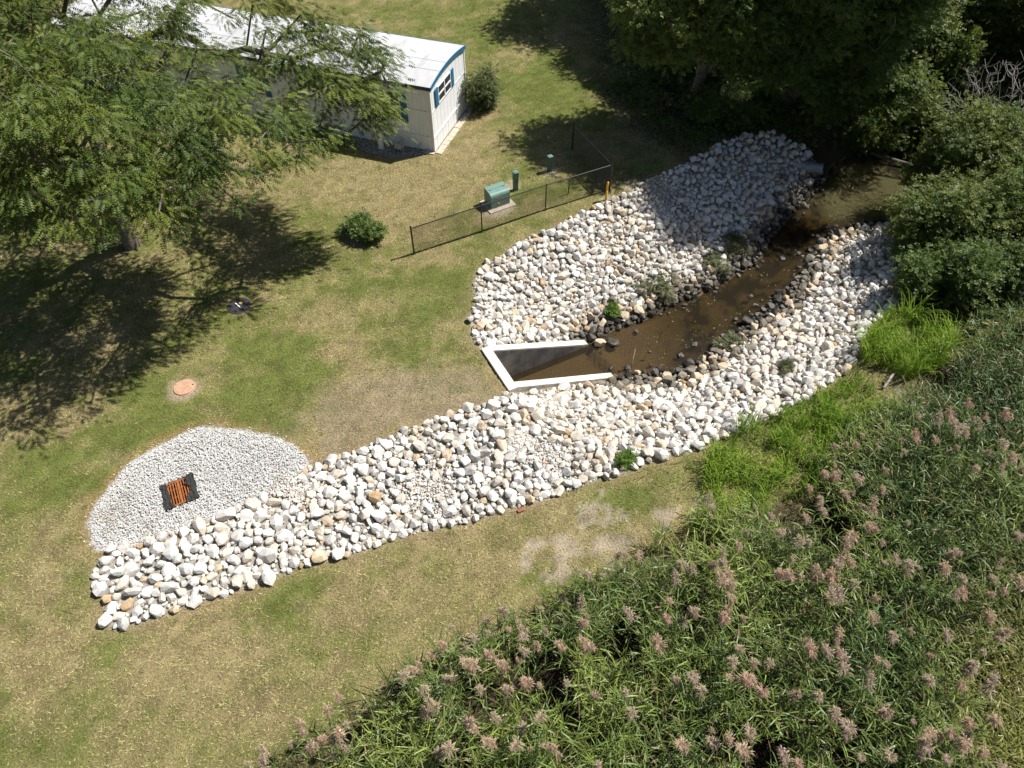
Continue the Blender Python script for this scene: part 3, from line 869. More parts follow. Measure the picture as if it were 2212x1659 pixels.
def shutter(parent, axis, a0, a1, z0, z1):
    if axis == 'long': MB().box(a0, a1, .022, .055, z0, z1).build('shutter', M['blue'], parent, .006)
    else: MB().box(-.06, -.022, -a1, -a0, z0, z1).build('shutter', M['blue'], parent, .006)
    nsl = 12
    for i in range(nsl):
        za = z0 + .06 + (z1 - z0 - .12) * i / nsl
        if axis == 'long': MB().box(a0 + .04, a1 - .04, .056, .066, za, za + .03).build('louvre', M['blue'], parent.children[-1])
        else: MB().box(-.071, -.061, -a1 + .04, -a0 - .04, za, za + .03).build('louvre', M['blue'], parent.children[-1])
# end window: two sliding halves with a mid rail each
wa, wb, wz0, wz1 = .80, 2.18, 1.97, 2.66
wf = MB()
for (y0, y1, z0, z1) in ((wa, wb, wz0 - .04, wz0), (wa, wb, wz1, wz1 + .04), (wa - .04, wa, wz0 - .04, wz1 + .04), (wb, wb + .04, wz0 - .04, wz1 + .04),
                         ((wa + wb) / 2 - .035, (wa + wb) / 2 + .035, wz0, wz1), (wa, wb, 2.28, 2.34)):
    wf.box(-.05, -.004, -y1, -y0, z0, z1)
win = wf.build('window_frame', M['trim'], home)
for (y0, y1) in ((wa, (wa + wb) / 2 - .035), ((wa + wb) / 2 + .035, wb)):
    for (z0, z1) in ((wz0, 2.28), (2.34, wz1)):
        MB().box(-.024, -.012, -y1, -y0, z0, z1).build('pane', M['glass'], win)
shutter(home, 'end', .43, .74, 1.93, 2.72); shutter(home, 'end', 2.24, 2.55, 1.93, 2.72)
# long side windows
for a in (1.50, 8.35, 14.6):
    wf = MB()
    b = a + .85
    for (x0, x1, z0, z1) in ((a, b, 1.26, 1.31), (a, b, 2.58, 2.63), (a - .04, a, 1.26, 2.63), (b, b + .04, 1.26, 2.63), (a, b, 1.93, 1.97)):
        wf.box(x0, x1, .01, .05, z0, z1)
    win = wf.build('window_frame', M['trim'], home)
    MB().box(a, b, .021, .030, 1.31, 1.93).build('pane', M['curtain'], win)
    MB().box(a, b, .021, .030, 1.97, 2.58).build('pane', M['glass'], win)
    shutter(home, 'long', a - .36, a - .05, 1.26, 2.63); shutter(home, 'long', b + .05, b + .36, 1.26, 2.63)
# pavers along the end wall
ps = empty('paver_edging', (HC[0], HC[1], 0), hang)
tag(ps, 'row of tan concrete pavers along the sunny end wall of the mobile home', 'pavers')
for i in range(11):
    j = random.uniform(-.012, .012)
    MB().box(-.36 + j, -.06 + j, -i * .38 - .36 + .12, -i * .38 + .12, -.05, .055 + random.uniform(-.012, .01)).build('paver', M['paver'], ps, .008)
MB().box(-.03, .42, .03, .26, -.05, .05).build('paver', M['paver'], ps, .008)
# meter pedestal
up_ = empty('meter_pedestal', (*hp(2.42, -.55), hz(*hp(2.42, -.55))), hang)
tag(up_, 'white electric meter pedestal standing before the shaded wall of the mobile home', 'meter pedestal')
MB().box(-.11, .11, -.07, .07, 0, .55).build('post', M['trim'], up_, .008)
bx = MB().box(-.17, .17, -.1, .1, .55, 1.12).build('meter_box', M['trim'], up_, .012)
MB().box(-.19, .19, -.12, .13, 1.122, 1.17).build('rain_cap', M['grey_paint'], up_, .01)
mb = MB().lathe([(.085, 0), (.085, .05), (.06, .075), (.0, .08)][:-1] + [(.03, .08)], 16)
md = mb.build('meter_dial', M['galv'], bx, 0, True, (0, .1, .9)); md.rotation_euler = (-math.pi / 2, 0, 0)
MB().box(-.05, .05, .101, .112, .6, .66).build('latch', M['black_metal'], bx)
# gas regulator on its riser
gm = empty('gas_meter', (*hp(1.55, -.5), hz(*hp(1.55, -.5))), hang)
tag(gm, 'small beige gas meter on pipes in the gravel bed by the mobile home corner', 'gas meter')
MB().tube([(-.22, 0, 0), (-.22, 0, .42), (-.1, 0, .46)], .025, 8).build('riser_pipe', M['beige'], gm)
MB().box(-.16, .16, -.1, .1, .18, .46).build('meter_body', M['beige'], gm, .04)
MB().lathe([(.02, .46), (.11, .47), (.12, .5), (.06, .54)], 14, -.1, 0).build('regulator', M['galv'], gm, 0, True)
MB().tube([(.16, 0, .36), (.3, 0, .36), (.3, -.3, .36)], .02, 8).build('outlet_pipe', M['beige'], gm)
MB().tube([(-.75, .1, 0), (-.9, .0, .35), (-1.1, -.1, .62)], .012, 6).build('cable', M['black_metal'], gm)

# ------------------------------------------------------------------ fence
FP_ = [(-3.8, 21.6), (-1.2, 23.0), (1.38, 24.4), (4.15, 25.8), (2.73, 28.9)]
FH = 1.24
fence = empty('chain_link_fence', (FP_[0][0], FP_[0][1], 0))
tag(fence, 'black chain link fence turning a corner beside the green transformer', 'fence')
fo = Vector((FP_[0][0], FP_[0][1], 0))
def fl(p, z): return Vector((p[0], p[1], z)) - fo
for i, q in enumerate(FP_):
    rr = .036 if i in (0, 3, 4) else .026
    top = FH + (.06 if i in (0, 3, 4) else -.01)
    po = MB().tube([fl(q, -.1), fl(q, top)], rr, 10).build('post', M['black_metal'], fence, 0, False)
    MB().lathe([(rr + .006, top), (rr + .006, top + .02), (rr * .5, top + .05)], 10, q[0] - fo.x, q[1] - fo.y).build('post_cap', M['black_metal'], po)
for a, b in zip(FP_[:-1], FP_[1:]):
    MB().tube([fl(a, FH), fl(b, FH)], .022, 8).build('top_rail', M['black_metal'], fence)
    MB().tube([fl(a, .05), fl(b, .05)], .004, 4).build('tension_wire', M['black_metal'], fence)
    d = (Vector((b[0], b[1], 0)) - Vector((a[0], a[1], 0))); ln = d.length; d.normalize()
    A = fl(a, 0); st = .085; zb, zt = .05, FH - .01; hh = zt - zb
    nrm = Vector((-d.y, d.x, 0))
    mb = MB()
    k = -hh
    while k < ln:
        for sgn in (1, -1):
            s0, s1, z0, z1 = k, k + hh, zb, zt
            if s0 < 0: z0 += -s0; s0 = 0
            if s1 > ln: z1 -= s1 - ln; s1 = ln
            if s1 - s0 < .02: continue
            za, zc = (z0, z1) if sgn == 1 else (zt + zb - z0, zt + zb - z1)
            mb.tube([A + d * s0 + Vector((0, 0, za)) + nrm * .004 * sgn, A + d * s1 + Vector((0, 0, zc)) + nrm * .004 * sgn], 0.0056, 3, False)
        k += st
    tag(mb.build('wire_mesh', M['black_metal'], fence), kind='stuff')
# stake and yellow marker
sk = MB().tube([(0, 0, -.1), (0.01, 0, .6)], .024, 8).lathe([(.026, .6), (.026, .625), (.012, .64)], 8).build('steel_stake', M['black_metal'], None, 0, False, (2.38, 25.5, 0))
tag(sk, 'short thin black stake in the lawn behind the last fence panel', 'stake')
ym = empty('marker_post', (3.93, 25.1, 0)); tag(ym, 'yellow pipeline marker post at the corner of the chain link fence', 'marker post')
MB().tube([(0, 0, -.1), (.02, .02, .52)], .042, 12).build('post', M['yellow'], ym, 0, True)
MB().lathe([(.05, .5), (.052, .82), (.04, .87), (.015, .885)], 12, .02, .02).build('cap_sleeve', M['yellow'], ym, 0, True)
# transformer
ta = math.atan2(.5, .86)
tf = empty('transformer_cabinet', (-.85, 24.40, .0), ta)
tag(tf, 'green steel transformer cabinet with rounded front edge behind the fence', 'transformer')
MB().box(-.16, 1.06, -.22, .74, -.08, .045).build('concrete_pad', M['paver'], tf, .015)
mb = MB(); prof = [(0, .045), (0, .56)]
for k in range(1, 8):
    t_ = k / 8 * math.pi / 2
    prof.append((.16 - .16 * math.cos(t_), .56 + .16 * math.sin(t_)))
prof += [(.16, .72), (.58, .76), (.6, .74), (.6, .045)]
n = len(prof)
for xx in (0, .88):
    for (yy, zz) in prof: mb.v.append((xx, yy, zz))
mb.f.append(tuple(range(n))); mb.f.append(tuple(reversed(range(n, 2 * n))))
for i in range(n):
    j = (i + 1) % n
    mb.f.append((i, n + i, n + j, j))
body = mb.build('cabinet_body', M['green_metal'], tf, 0, False)
MB().box(.02, .86, .342, .352, .737, .7455).build('lid_seam', M['green_dark'], body)
for xx in (.1, .72): MB().box(xx, xx + .06, .3, .34, .735, .752).build('lid_lug', M['green_dark'], body)
MB().box(.17, .52, -.006, .002, .47, .53).build('warning_strip', M['label_red'], body)
MB().box(.3, .37, -.03, .0, .2, .27).build('padlock', M['steel'], body, .008)
MB().box(.02, .86, -.004, .0, .60 - .44, .61 - .44).build('door_seam', M['green_dark'], body)
# utility pedestals
for (x, y, h, lab) in ((.15, 25.8, .94, 'green plastic utility pedestal beside the transformer cabinet'), (1.65, 27.2, .80, 'shorter green utility pedestal farther back, near the tree shadow')):
    u_ = empty('utility_pedestal', (x, y, 0), .5); tag(u_, lab, 'pedestal', 'utility pedestals on the lawn')
    MB().box(-.09, .09, -.09, .09, -.05, h * .8).build('base_post', M['green_dark'], u_, .015)
    MB().box(-.1, .1, -.1, .1, h * .55, h * .94).build('cover', M['green_dark'], u_, .018)
    MB().quad_prism([(-.105, -.105), (.105, -.105), (.105, .105), (-.105, .105)], h * .94 + .002, h * .975).box(-.06, .06, -.06, .06, h * .976, h).build('cap', M['green_metal'], u_, .01)
    MB().box(.101, .108, -.04, .04, h * .6, h * .8).build('label_plate', M['black_metal'], u_)

# ------------------------------------------------------------------ covers, grate
mh = empty('manhole_cover', (*G(461 / 1.15733, 970 / 1.15733), .0)); tag(mh, 'round rusty orange manhole cover with a pick hole in the sunny lawn', 'manhole cover')
MB().lathe([(.365, -.05), (.365, .012), (.345, .02), (.345, .012)], 36).build('frame', M['rust_lid'], mh)
lid = MB().lathe([(.33, -.02), (.33, .05), (.318, .058)], 36).build('lid', M['rust_lid'], mh)
for i in range(-5, 6):
    for j in range(-5, 6):
        x_, y_ = i * .055, j * .055
        if math.hypot(x_, y_) < .285 and (i + j) % 2 == 0 and math.hypot(x_ - .26, y_ - .1) > .06:
            MB().box(x_ - .017, x_ + .017, y_ - .017, y_ + .017, .055, .066).build('stud', M['rust_lid'], lid)
MB().box(.235, .295, .08, .125, .05, .0595).build('pick_hole_shade', M['hole_shade'], lid)  # block on the lid, coloured as the shade in the hole
d2 = empty('valve_cover', (*G(517, 662), .0)); tag(d2, 'dark iron utility cover with a yellow cap and a white peg, at the shadow edge', 'utility cover')
MB().lathe([(.42, -.05), (.42, .03), (.40, .04)], 32).build('frame', M['dark_lid'], d2)
MB().lathe([(.34, .0405), (.34, .055), (.32, .06)], 32).build('lid', M['dark_lid'], d2)
MB().lathe([(.06, .05), (.06, .1), (.05, .11)], 16, .05, .08).build('cap', M['tan_disc'], d2)
pg_ = MB().box(-.14, .14, -.02, .02, .062, .1).build('peg', M['trim'], d2, .005); pg_.location = (-.03, -.02, 0); pg_.rotation_euler = (0, 0, -.75)

gr = empty('storm_grate', (GRATE_C[0], GRATE_C[1], .0), GA)
tag(gr, 'rusty orange storm drain grate edged with torn black filter fabric in the gravel', 'storm grate')
MB().box(-.45, .45, -.45, .45, -.06, .005).build('shaft_shade', M['hole_shade'], gr)  # solid slab, coloured as the shade below the grate
fr_ = MB()
x0, x1, y0, y1 = -.30, .33, -.43, .43
fr_.box(x0, x0 + .035, y0, y1, .02, .075); fr_.box(x1 - .035, x1, y0, y1, .02, .075)
fr_.box(x0 + .036, x1 - .036, y0, y0 + .035, .02, .074); fr_.box(x0 + .036, x1 - .036, y1 - .035, y1, .02, .074)
gf = fr_.build('grate_frame', M['rust'], gr)
nb = 8
for i in range(1, nb):
    xx = x0 + .0175 + (x1 - x0 - .035) * i / nb
    wd = .03 if i == 4 else .0125
    MB().box(xx - wd, xx + wd, y0 + .036, y1 - .036, .025, .072).build('bar', M['rust'], gf)
for yy in (-.14, .15):
    MB().box(x0 + .036, x1 - .036, yy - .008, yy + .008, .03, .066).build('cross_bar', M['rust'], gf)
# torn fabric: crumpled sheets lying over the sides
def fabric(name, outline, seed, z=.09):
    r = np.random.default_rng(seed)
    pg = np.array(outline)
    lo, hi = pg.min(0), pg.max(0)
    st = .025
    xs = np.arange(lo[0], hi[0] + st, st); ys = np.arange(lo[1], hi[1] + st, st)
    XX, YY = np.meshgrid(xs, ys)
    P = np.stack([XX.ravel(), YY.ravel()], 1)
    Pj = P + r.normal(0, .005, P.shape)
    zz = z - .02 + .055 * fbm(P[:, 0] + seed, P[:, 1], 9, seed, 3) + .03 * np.abs(np.sin(P[:, 0] * 28 + 6 * fbm(P[:, 0], P[:, 1], 6, seed)))
    ok = inside(P, pg + 0)
    jj = np.arange(len(P)).reshape(XX.shape)
    Fq = np.stack([jj[:-1, :-1].ravel(), jj[:-1, 1:].ravel(), jj[1:, 1:].ravel(), jj[1:, :-1].ravel()], 1)
    Fq = Fq[ok[Fq].sum(1) >= 3]
    # underside, so that the sheet has a body
    n = len(P)
    V = np.concatenate([np.column_stack([Pj, zz]), np.column_stack([Pj, np.full(n, .01)])])
    F2 = np.concatenate([Fq, Fq[:, ::-1] + n])
    # rim
    ed = {}
    for q in Fq:
        for a, b in zip(q, np.roll(q, -1)): ed[(a, b)] = 1
    rimf = [(b, a, a + n, b + n) for (a, b) in ed if (b, a) not in ed]
    F2 = np.concatenate([F2, np.array(rimf)])
    return link(name, np_mesh(name, V, F2, M['fabric']), gr)
fabric('fabric_flap', [(.24, -.50), (.50, -.46), (.46, -.2), (.50, .1), (.47, .52), (.30, .47), (.19, .46), (.24, .3), (.17, .18), (.30, .05), (.36, -.02), (.30, -.12), (.19, -.28), (.12, -.46)], 5)
fabric('fabric_flap', [(-.50, -.47), (-.18, -.50), (-.20, -.40), (-.28, -.3), (-.24, -.1), (-.26, .1), (-.31, .2), (-.27, .34), (-.33, .44), (-.49, .46), (-.45, .1), (-.48, -.2)], 6)
MB().box(-.22, .2, .44, .475, .0, .06).build('fabric_edge', M['fabric'], gr)
MB().box(-.2, .12, -.485, -.44, .0, .05).build('fabric_edge', M['fabric'], gr)

# ------------------------------------------------------------------ culvert pipe, log, bits
pa = np.array(G(1735, 357, -.95)); pb = np.array(G(1775, 364, -1.0))
pd = (pb - pa) / np.linalg.norm(pb - pa); pa = pb - pd * 2.2
mb = MB(); pts = []; rad = []
ln = 2.2; k = 0.0
while k <= ln:
    pts.append((pa[0] + pd[0] * k, pa[1] + pd[1] * k, -.98 - .03 * k)); rad.append(.25 if int(round(k / .035)) % 2 else .275); k += .035
cp = empty('culvert_pipe', (pa[0], pa[1], 0)); tag(cp, 'corrugated grey metal pipe sticking out of the boulders over the pool', 'pipe')
o = mb.tube([(q[0] - pa[0], q[1] - pa[1], q[2]) for q in pts], rad, 20, False).build('pipe_barrel', M['galv'], cp, 0, True)
e = pts[-1]
mb = MB().tube([(e[0] - pa[0] - pd[0] * .03, e[1] - pa[1] - pd[1] * .03, e[2]), (e[0] - pa[0] + pd[0] * .03, e[1] - pa[1] + pd[1] * .03, e[2])], .285, 20, False).build('end_band', M['galv'], cp)
MB().tube([(e[0] - pa[0] - pd[0] * .2, e[1] - pa[1] - pd[1] * .2, e[2]), (e[0] - pa[0] - pd[0] * .19, e[1] - pa[1] - pd[1] * .19, e[2])], .24, 20).build('bore_shade', M['hole_shade'], cp)  # disc across the pipe, coloured as the shade inside it
def log(name, label, pts, rad, mat='log', cat='log'):
    o = MB().tube(pts, rad, 8).build(name, M[mat], None, 0, True)
    return tag(o, label, cat)
a = G(1880, 332, -1.3); b = G(1940, 350, -1.45); c = G(1990, 362, -1.5); d_ = G(2040, 372, -1.4)
log('fallen_log', 'grey fallen log lying across the far end of the pool', [(*a, -1.25), (*b, -1.42), (*c, -1.5), (*d_, -1.35)], [.09, .1, .08, .05])
a = G(1363, 795, ZW); b = G(1372, 757, ZW + .35)
log('stick', 'thin dead stick standing out of the brown water near the headwall', [(*a, ZW - .2), ((a[0] + b[0]) / 2, (a[1] + b[1]) / 2, ZW + .2), (*b, ZW + .45)], [.02, .015, .008], 'deadwood', 'stick')
a = G(1382, 408); b = G(1432, 382)
log('stick', 'pale broken stick lying at the top edge of the far boulders', [(*a, .12), ((a[0] + b[0]) / 2, (a[1] + b[1]) / 2 + .05, .2), (*b, .16)], [.03, .028, .02], 'deadwood', 'stick')
a = G(1920, 822); b = G(1908, 842)
log('dead_branch', 'bleached dead branch on bare ground between the boulders and the reeds', [(*a, .35), (*b, .1), (*G(1895, 838), .12)], [.04, .04, .02], 'deadwood', 'branch')
bk = MB().box(-.1, .1, -.05, .05, 0, .065).build('brick', M['brick'], None, .006, False, (*G(1125, 1104), hz(*G(1125, 1104)))); bk.rotation_euler = (0, 0, .4)
tag(bk, 'red clay brick at the lower edge of the white boulders', 'brick')
def lone_stone(name, label, u, v, z, s, k, mat):
    a = G(u, v, z)
    o = link(name, STONE_ME[k], None, (*a, z)); o.scale = (s, s, s * .9); o.rotation_euler = (.2, .1, u)
    o.material_slots[0].link = 'OBJECT'; o.material_slots[0].material = STONES[mat]
    tag(o, label, 'rock')
lone_stone('rock', 'mossy rock standing in the water off the far wing wall tip', 1297, 742, ZW + .06, .24, 3, 2)
lone_stone('rock', 'flat dark rock half under water right of the wing wall tip', 1322, 741, ZW - .02, .28, 9, 6)
lone_stone('rock', 'dark rock at the foot of the dead stick in the water', 1356, 797, ZW - .02, .16, 12, 6)
for k, (u, v, s) in enumerate([(1500, 745, .2), (1470, 770, .17), (1620, 640, .15), (1690, 560, .16)]):
    lone_stone('rock', ['blackish rock in the creek off the near bank, nearest the headwall', 'small blackish rock in the creek close to the near boulders', 'low wet rock in mid creek where it narrows',
                        'wet rock in the shaded upper part of the creek'][k], u, v, ZW - .03, s, 15 + k, 6)

# ------------------------------------------------------------------ vegetation builders
def frames(axis, r, roll=0.6):
    axis = axis / np.linalg.norm(axis, axis=1)[:, None]
    up = np.tile(C(0, 0, 1), (len(axis), 1)) + r.normal(0, roll, axis.shape)
    side = np.cross(up, axis); side /= np.linalg.norm(side, axis=1)[:, None] + 1e-9
    nr = np.cross(axis, side)
    return np.stack([axis, side, nr], 2)
def sprays(tv, tf, pos, RM, sc, col, tint=None):
    n = len(pos)
    V = np.einsum('nij,nkj->nki', RM, tv[None] * np.asarray(sc)[:, None, None]) + pos[:, None, :]
    F = tf[None] + (np.arange(n) * len(tv))[:, None, None]
    cc = np.repeat(col, len(tv), 0)
    if tint is not None: cc = cc * np.tile(tint, n)[:, None]
    return V.reshape(-1, 3), F.reshape(-1, tf.shape[1]), cc
def t_frond(nl=4):
    """pinnate leaf: pairs of slim leaflets along a drooping rib"""
    v, f = [], []
    for i in range(nl):
        t = (i + .5) / nl; x = t; z = -.25 * t * t
        ll = .34 * (1 - .45 * abs(2 * t - .9))
        for s in (-1, 1):
            b = len(v)
            v += [(x - .11, 0, z), (x + .10, 0.0, z), (x + .16, s * ll, z - .05)]
            f.append((b, b + 1, b + 2) if s > 0 else (b + 1, b, b + 2))
    return np.array(v, float), np.array(f)
def t_broad(nl=7, seed=0):
    r = np.random.default_rng(seed); v, f = [], []
    for i in range(nl):
        t = (i + .4) / nl; a = (-1) ** i * r.uniform(.5, 1.2); L_ = r.uniform(.34, .5); w_ = L_ * .36
        d = np.array([math.cos(a), math.sin(a), r.uniform(-.45, .1)]); d /= np.linalg.norm(d)
        s = np.cross([0, 0, 1], d); s /= np.linalg.norm(s)
        p = np.array([t * .8, 0, -.12 * t])
        s = s + np.array([0, 0, r.uniform(-.4, .4)])
        b = len(v)
        v += [p - s * w_ * .35, p + d * L_ * .45 + s * w_ * 1.15, p + d * L_]
        f += [(b, b + 1, b + 2)]
    return np.array(v, float), np.array(f)
T_FROND = t_frond(); T_BROAD = t_broad()
def grow(trunk, hub, clumps, r, step=.8, tip=.012, trunk_r=.3, expo=2.2, limb=None):
    """connect clump centres to the trunk; returns edges and radii"""
    nodes = [np.array(q, float) for q in trunk]; par = [-1] + list(range(len(trunk) - 1))
    plen = [0.0]
    for i in range(1, len(nodes)): plen.append(plen[-1] + np.linalg.norm(nodes[i] - nodes[i - 1]))
    if limb:
        last = limb[0]
        for q in limb[1]:
            nodes.append(np.array(q, float)); par.append(last); plen.append(plen[last] + np.linalg.norm(nodes[-1] - nodes[last])); last = len(nodes) - 1
    order = np.argsort(np.linalg.norm(clumps - nodes[len(trunk) - 1], axis=1))
    for ci in order:
        c = clumps[ci]
        A = np.array(nodes[hub:])
        d = np.linalg.norm(A - c, axis=1) + .38 * np.array(plen[hub:]) + 1.5 * np.clip(A[:, 2] - c[2], 0, None) * .3
        p = hub + int(np.argmin(d))
        seg = c - nodes[p]; ln = np.linalg.norm(seg); k = max(1, int(ln / step)); last = p
        for i in range(1, k + 1):
            q = nodes[p] + seg * i / k
            if i < k: q = q + r.normal(0, .07 * step + .02 * ln / k, 3) + np.array([0, 0, .10 * ln * math.sin(math.pi * i / k) * .5])
            nodes.append(q); par.append(last); plen.append(plen[last] + np.linalg.norm(q - nodes[last])); last = len(nodes) - 1
    n = len(nodes); rad = np.zeros(n)
    for i in range(n - 1, -1, -1):
        if rad[i] == 0: rad[i] = tip ** expo
        if par[i] >= 0: rad[par[i]] += rad[i]
    rad = rad ** (1 / expo)
    rad = rad * (trunk_r / rad[0])
    rad = np.maximum(rad, tip * .7)
    return np.array(nodes), np.array(par), rad
def branch_mesh(name, nodes, par, rad, mat, ns_thick=8):
    V, F = [], []; b = 0
    for i in range(len(nodes)):
        p = par[i]
        if p < 0: continue
        a, c = nodes[p], nodes[i]; d = c - a; ln = np.linalg.norm(d)
        if ln < 1e-4: continue
        d = d / ln
        ns = ns_thick if rad[i] > .06 else (5 if rad[i] > .025 else 3)
        h = np.array([1, 0, 0]) if abs(d[0]) < .8 else np.array([0, 1, 0])
        s = np.cross(d, h); s /= np.linalg.norm(s); t = np.cross(d, s)
        an = np.arange(ns) * 2 * np.pi / ns
        ringv = np.cos(an)[:, None] * s + np.sin(an)[:, None] * t
        ra = min(rad[p], rad[i] * 1.25)
        V.append(a - d * .3 * ra + ringv * ra); V.append(c + ringv * rad[i])
        k = np.arange(ns); k2 = (k + 1) % ns
        F.append(np.stack([b + k, b + k2, b + ns + k2, b + ns + k], 1)); b += 2 * ns
    return np_mesh(name, np.concatenate(V), np.concatenate(F), mat, smooth_shade=True)
def ell(r, n, lobes, shell=.55):
    """points in a union of ellipsoid lobes, biased to the outside"""
    w_ = np.array([l[6] if len(l) > 6 else l[3] * l[4] * l[5] for l in lobes], float); w_ /= w_.sum()
    k = r.choice(len(lobes), n, p=w_)
    d = r.normal(size=(n, 3)); d /= np.linalg.norm(d, axis=1)[:, None]
    rr = (shell + (1 - shell) * r.random(n)) if shell > 0 else r.random(n) ** (1 / 3)
    rr = np.where(r.random(n) < .25, r.random(n) ** (1 / 3), rr)
    Lc = np.array([l[:3] for l in lobes])[k]; Lr = np.array([l[3:6] for l in lobes])[k]
    return Lc + d * rr[:, None] * Lr
def leaf_cloud(r, clumps, per, spread, cols, kind, size, droop=.3, hubp=None, cvar=None):
    n = len(clumps) * per
    ci = np.repeat(np.arange(len(clumps)), per)
    off = r.normal(0, 1, (n, 3)) * np.array(spread)
    pos = clumps[ci] + off
    out = off * np.array([1, 1, .4]) + r.normal(0, .25 * spread[0], (n, 3))
    if hubp is not None: out = out + (clumps[ci] - hubp) * np.array([1, 1, 0]) * .05
    out[:, 2] -= droop * np.linalg.norm(out, axis=1)
    RM = frames(out + 1e-6, r, .55)
    base = r.random(len(clumps))[ci] * .55 + r.random(n) * .45
    cols = np.array(cols); t_ = base * (len(cols) - 1); i0 = np.clip(t_.astype(int), 0, len(cols) - 2); f_ = (t_ - i0)[:, None]
    col = cols[i0] * (1 - f_) + cols[i0 + 1] * f_
    tv, tf_ = T_FROND if kind == 'frond' else T_BROAD
    return sprays(tv, tf_, pos, RM, size * r.uniform(.75, 1.25, n), col)
LOC_COL = [C(.035, .065, .015), C(.07, .11, .02), C(.12, .16, .025), C(.20, .215, .034)]
DARK_COL = [C(.045, .085, .022), C(.08, .135, .03), C(.125, .185, .04), C(.21, .26, .06)]
MID_COL = [C(.04, .075, .016), C(.075, .125, .022), C(.13, .18, .03), C(.21, .235, .042)]
def tree(name, label, base, trunk, lobes, nclump, per, spread, cols, kind, size, trunk_r, seed, hub=2, droop=.3, shell=.55, group=None, cat='tree', mat=None, step=.8, limb=None):
    r = np.random.default_rng(seed)
    base = np.array(base, float)
    z0 = hz(base[0], base[1])
    root = empty(name, (base[0], base[1], z0))
    tag(root, label, cat, group)
    lob = [(l[0] - base[0], l[1] - base[1], *l[2:]) for l in lobes]
    cl_ = ell(r, nclump, lob, shell)
    cl_[:, 2] = np.maximum(cl_[:, 2], .15)
    tr_ = [(q[0], q[1], q[2]) for q in trunk]
    nodes, par, rad = grow(tr_, hub, cl_, r, step=step, trunk_r=trunk_r, limb=limb)
    # root flare
    rad[0] *= 1.25
    link('trunk', branch_mesh('trunk', nodes, par, rad, M['bark']), root)
    V, F, c = leaf_cloud(r, cl_, per, spread, cols, kind, size, droop, np.array(tr_[-1]))
    V[:, 2] = np.maximum(V[:, 2], .02)
    link('crown', np_mesh('crown', V, F, mat or M['leaf'], c), root)
    return root
def copy_tree(o, loc, rz, sc, label):
    c = o.copy(); COL.objects.link(c); c.location = loc; c.rotation_euler = (0, 0, rz); c.scale = (sc, sc, sc); c['label'] = label
    for ch in list(o.children):
        d = ch.copy(); COL.objects.link(d); d.parent = c
    return c

# ------------------------------------------------------------------ honey locusts on the left
tree('locust_tree', 'wide feathery locust tree with yellow green fronds, trunk at left of the lawn', (-14.9, 22.1),
     [(0, 0, -.2), (-.1, 0, 1.4), (.15, -.3, 2.8), (.5, -.8, 4.0)],
     [(-12.6, 19.4, 6.6, 5.6, 4.4, 2.6), (-8.8, 20.4, 5.6, 3.4, 2.8, 1.6, 13), (-16.5, 19.5, 7.0, 5.0, 4.0, 2.6), (-11.5, 16.8, 7.4, 3.4, 2.4, 1.6), (-13.2, 20.4, 3.7, 1.7, 1.3, 1.0, 8), (-15.6, 19.4, 4.6, 2.0, 1.4, 1.1, 8), (-6.6, 22.4, 4.9, 1.5, 1.1, 1.0, 6), (-5.0, 22.6, 5.8, 1.5, 1.2, 1.2, 7)],
     370, 90, (.33, .33, .13), LOC_COL, 'frond', .215, .26, 11, hub=1, droop=.35, shell=.4)
tree('locust_tree', 'locust tree reaching over the white roof of the mobile home', (-18.6, 28.6),
     [(0, 0, -.2), (.2, -.1, 1.6), (.8, -.3, 3.2), (1.6, -.4, 4.6)],
     [(-15.5, 26.4, 7.0, 5.5, 3.8, 2.6), (-10.2, 26.0, 7.2, 4.0, 3.0, 1.8, 11), (-19.5, 26.0, 7.2, 4.5, 4.2, 2.6), (-6.8, 24.6, 6.4, 2.2, 1.6, 1.4, 9), (-4.9, 23.4, 6.3, 1.3, 1.1, 1.0, 5), (-7.0, 26.5, 8.2, 2.2, 1.5, 1.0)],
     265, 84, (.33, .33, .12), LOC_COL, 'frond', .22, .26, 12, hub=1, droop=.35, shell=.4)
# ------------------------------------------------------------------ wood on the right
tree('forked_tree', 'broadleaf tree with a forked grey trunk at the wood edge above the boulders', (8.8, 32.7),
     [(0, 0, -.2), (.05, 0, .9), (.12, -.1, 1.7), (-.05, -.2, 3.2), (-.25, -.3, 4.6)],
     [(7.6, 31.0, 6.0, 3.6, 2.8, 2.8), (9.8, 30.8, 7.0, 3.0, 2.8, 2.8), (6.0, 30.6, 5.0, 1.9, 1.7, 1.5), (8.4, 29.8, 5.6, 1.9, 1.2, 1.2)], 230, 85, (.34, .34, .24), DARK_COL + [C(.2, .25, .06)], 'broad', .26, .27, 21, hub=3, mat=M['leaf_broad'], limb=(2, [(.55, -.15, 2.1), (1.0, -.25, 3.0), (1.25, -.3, 4.4)]))
tB = tree('dense_tree', 'dense dark green tree rising behind the top of the boulder bank', (13.3, 32.2),
     [(0, 0, -.2), (.05, 0, 1.0), (.1, -.1, 2.2), (.1, -.2, 3.8)],
     [(13.3, 31.2, 6.2, 4.4, 3.2, 3.6), (12.0, 30.6, 4.0, 3.2, 1.8, 2.0), (15.2, 30.6, 4.2, 2.8, 1.8, 2.2)], 235, 88, (.36, .36, .2), DARK_COL, 'broad', .27, .26, 22, hub=1, mat=M['leaf_broad'])
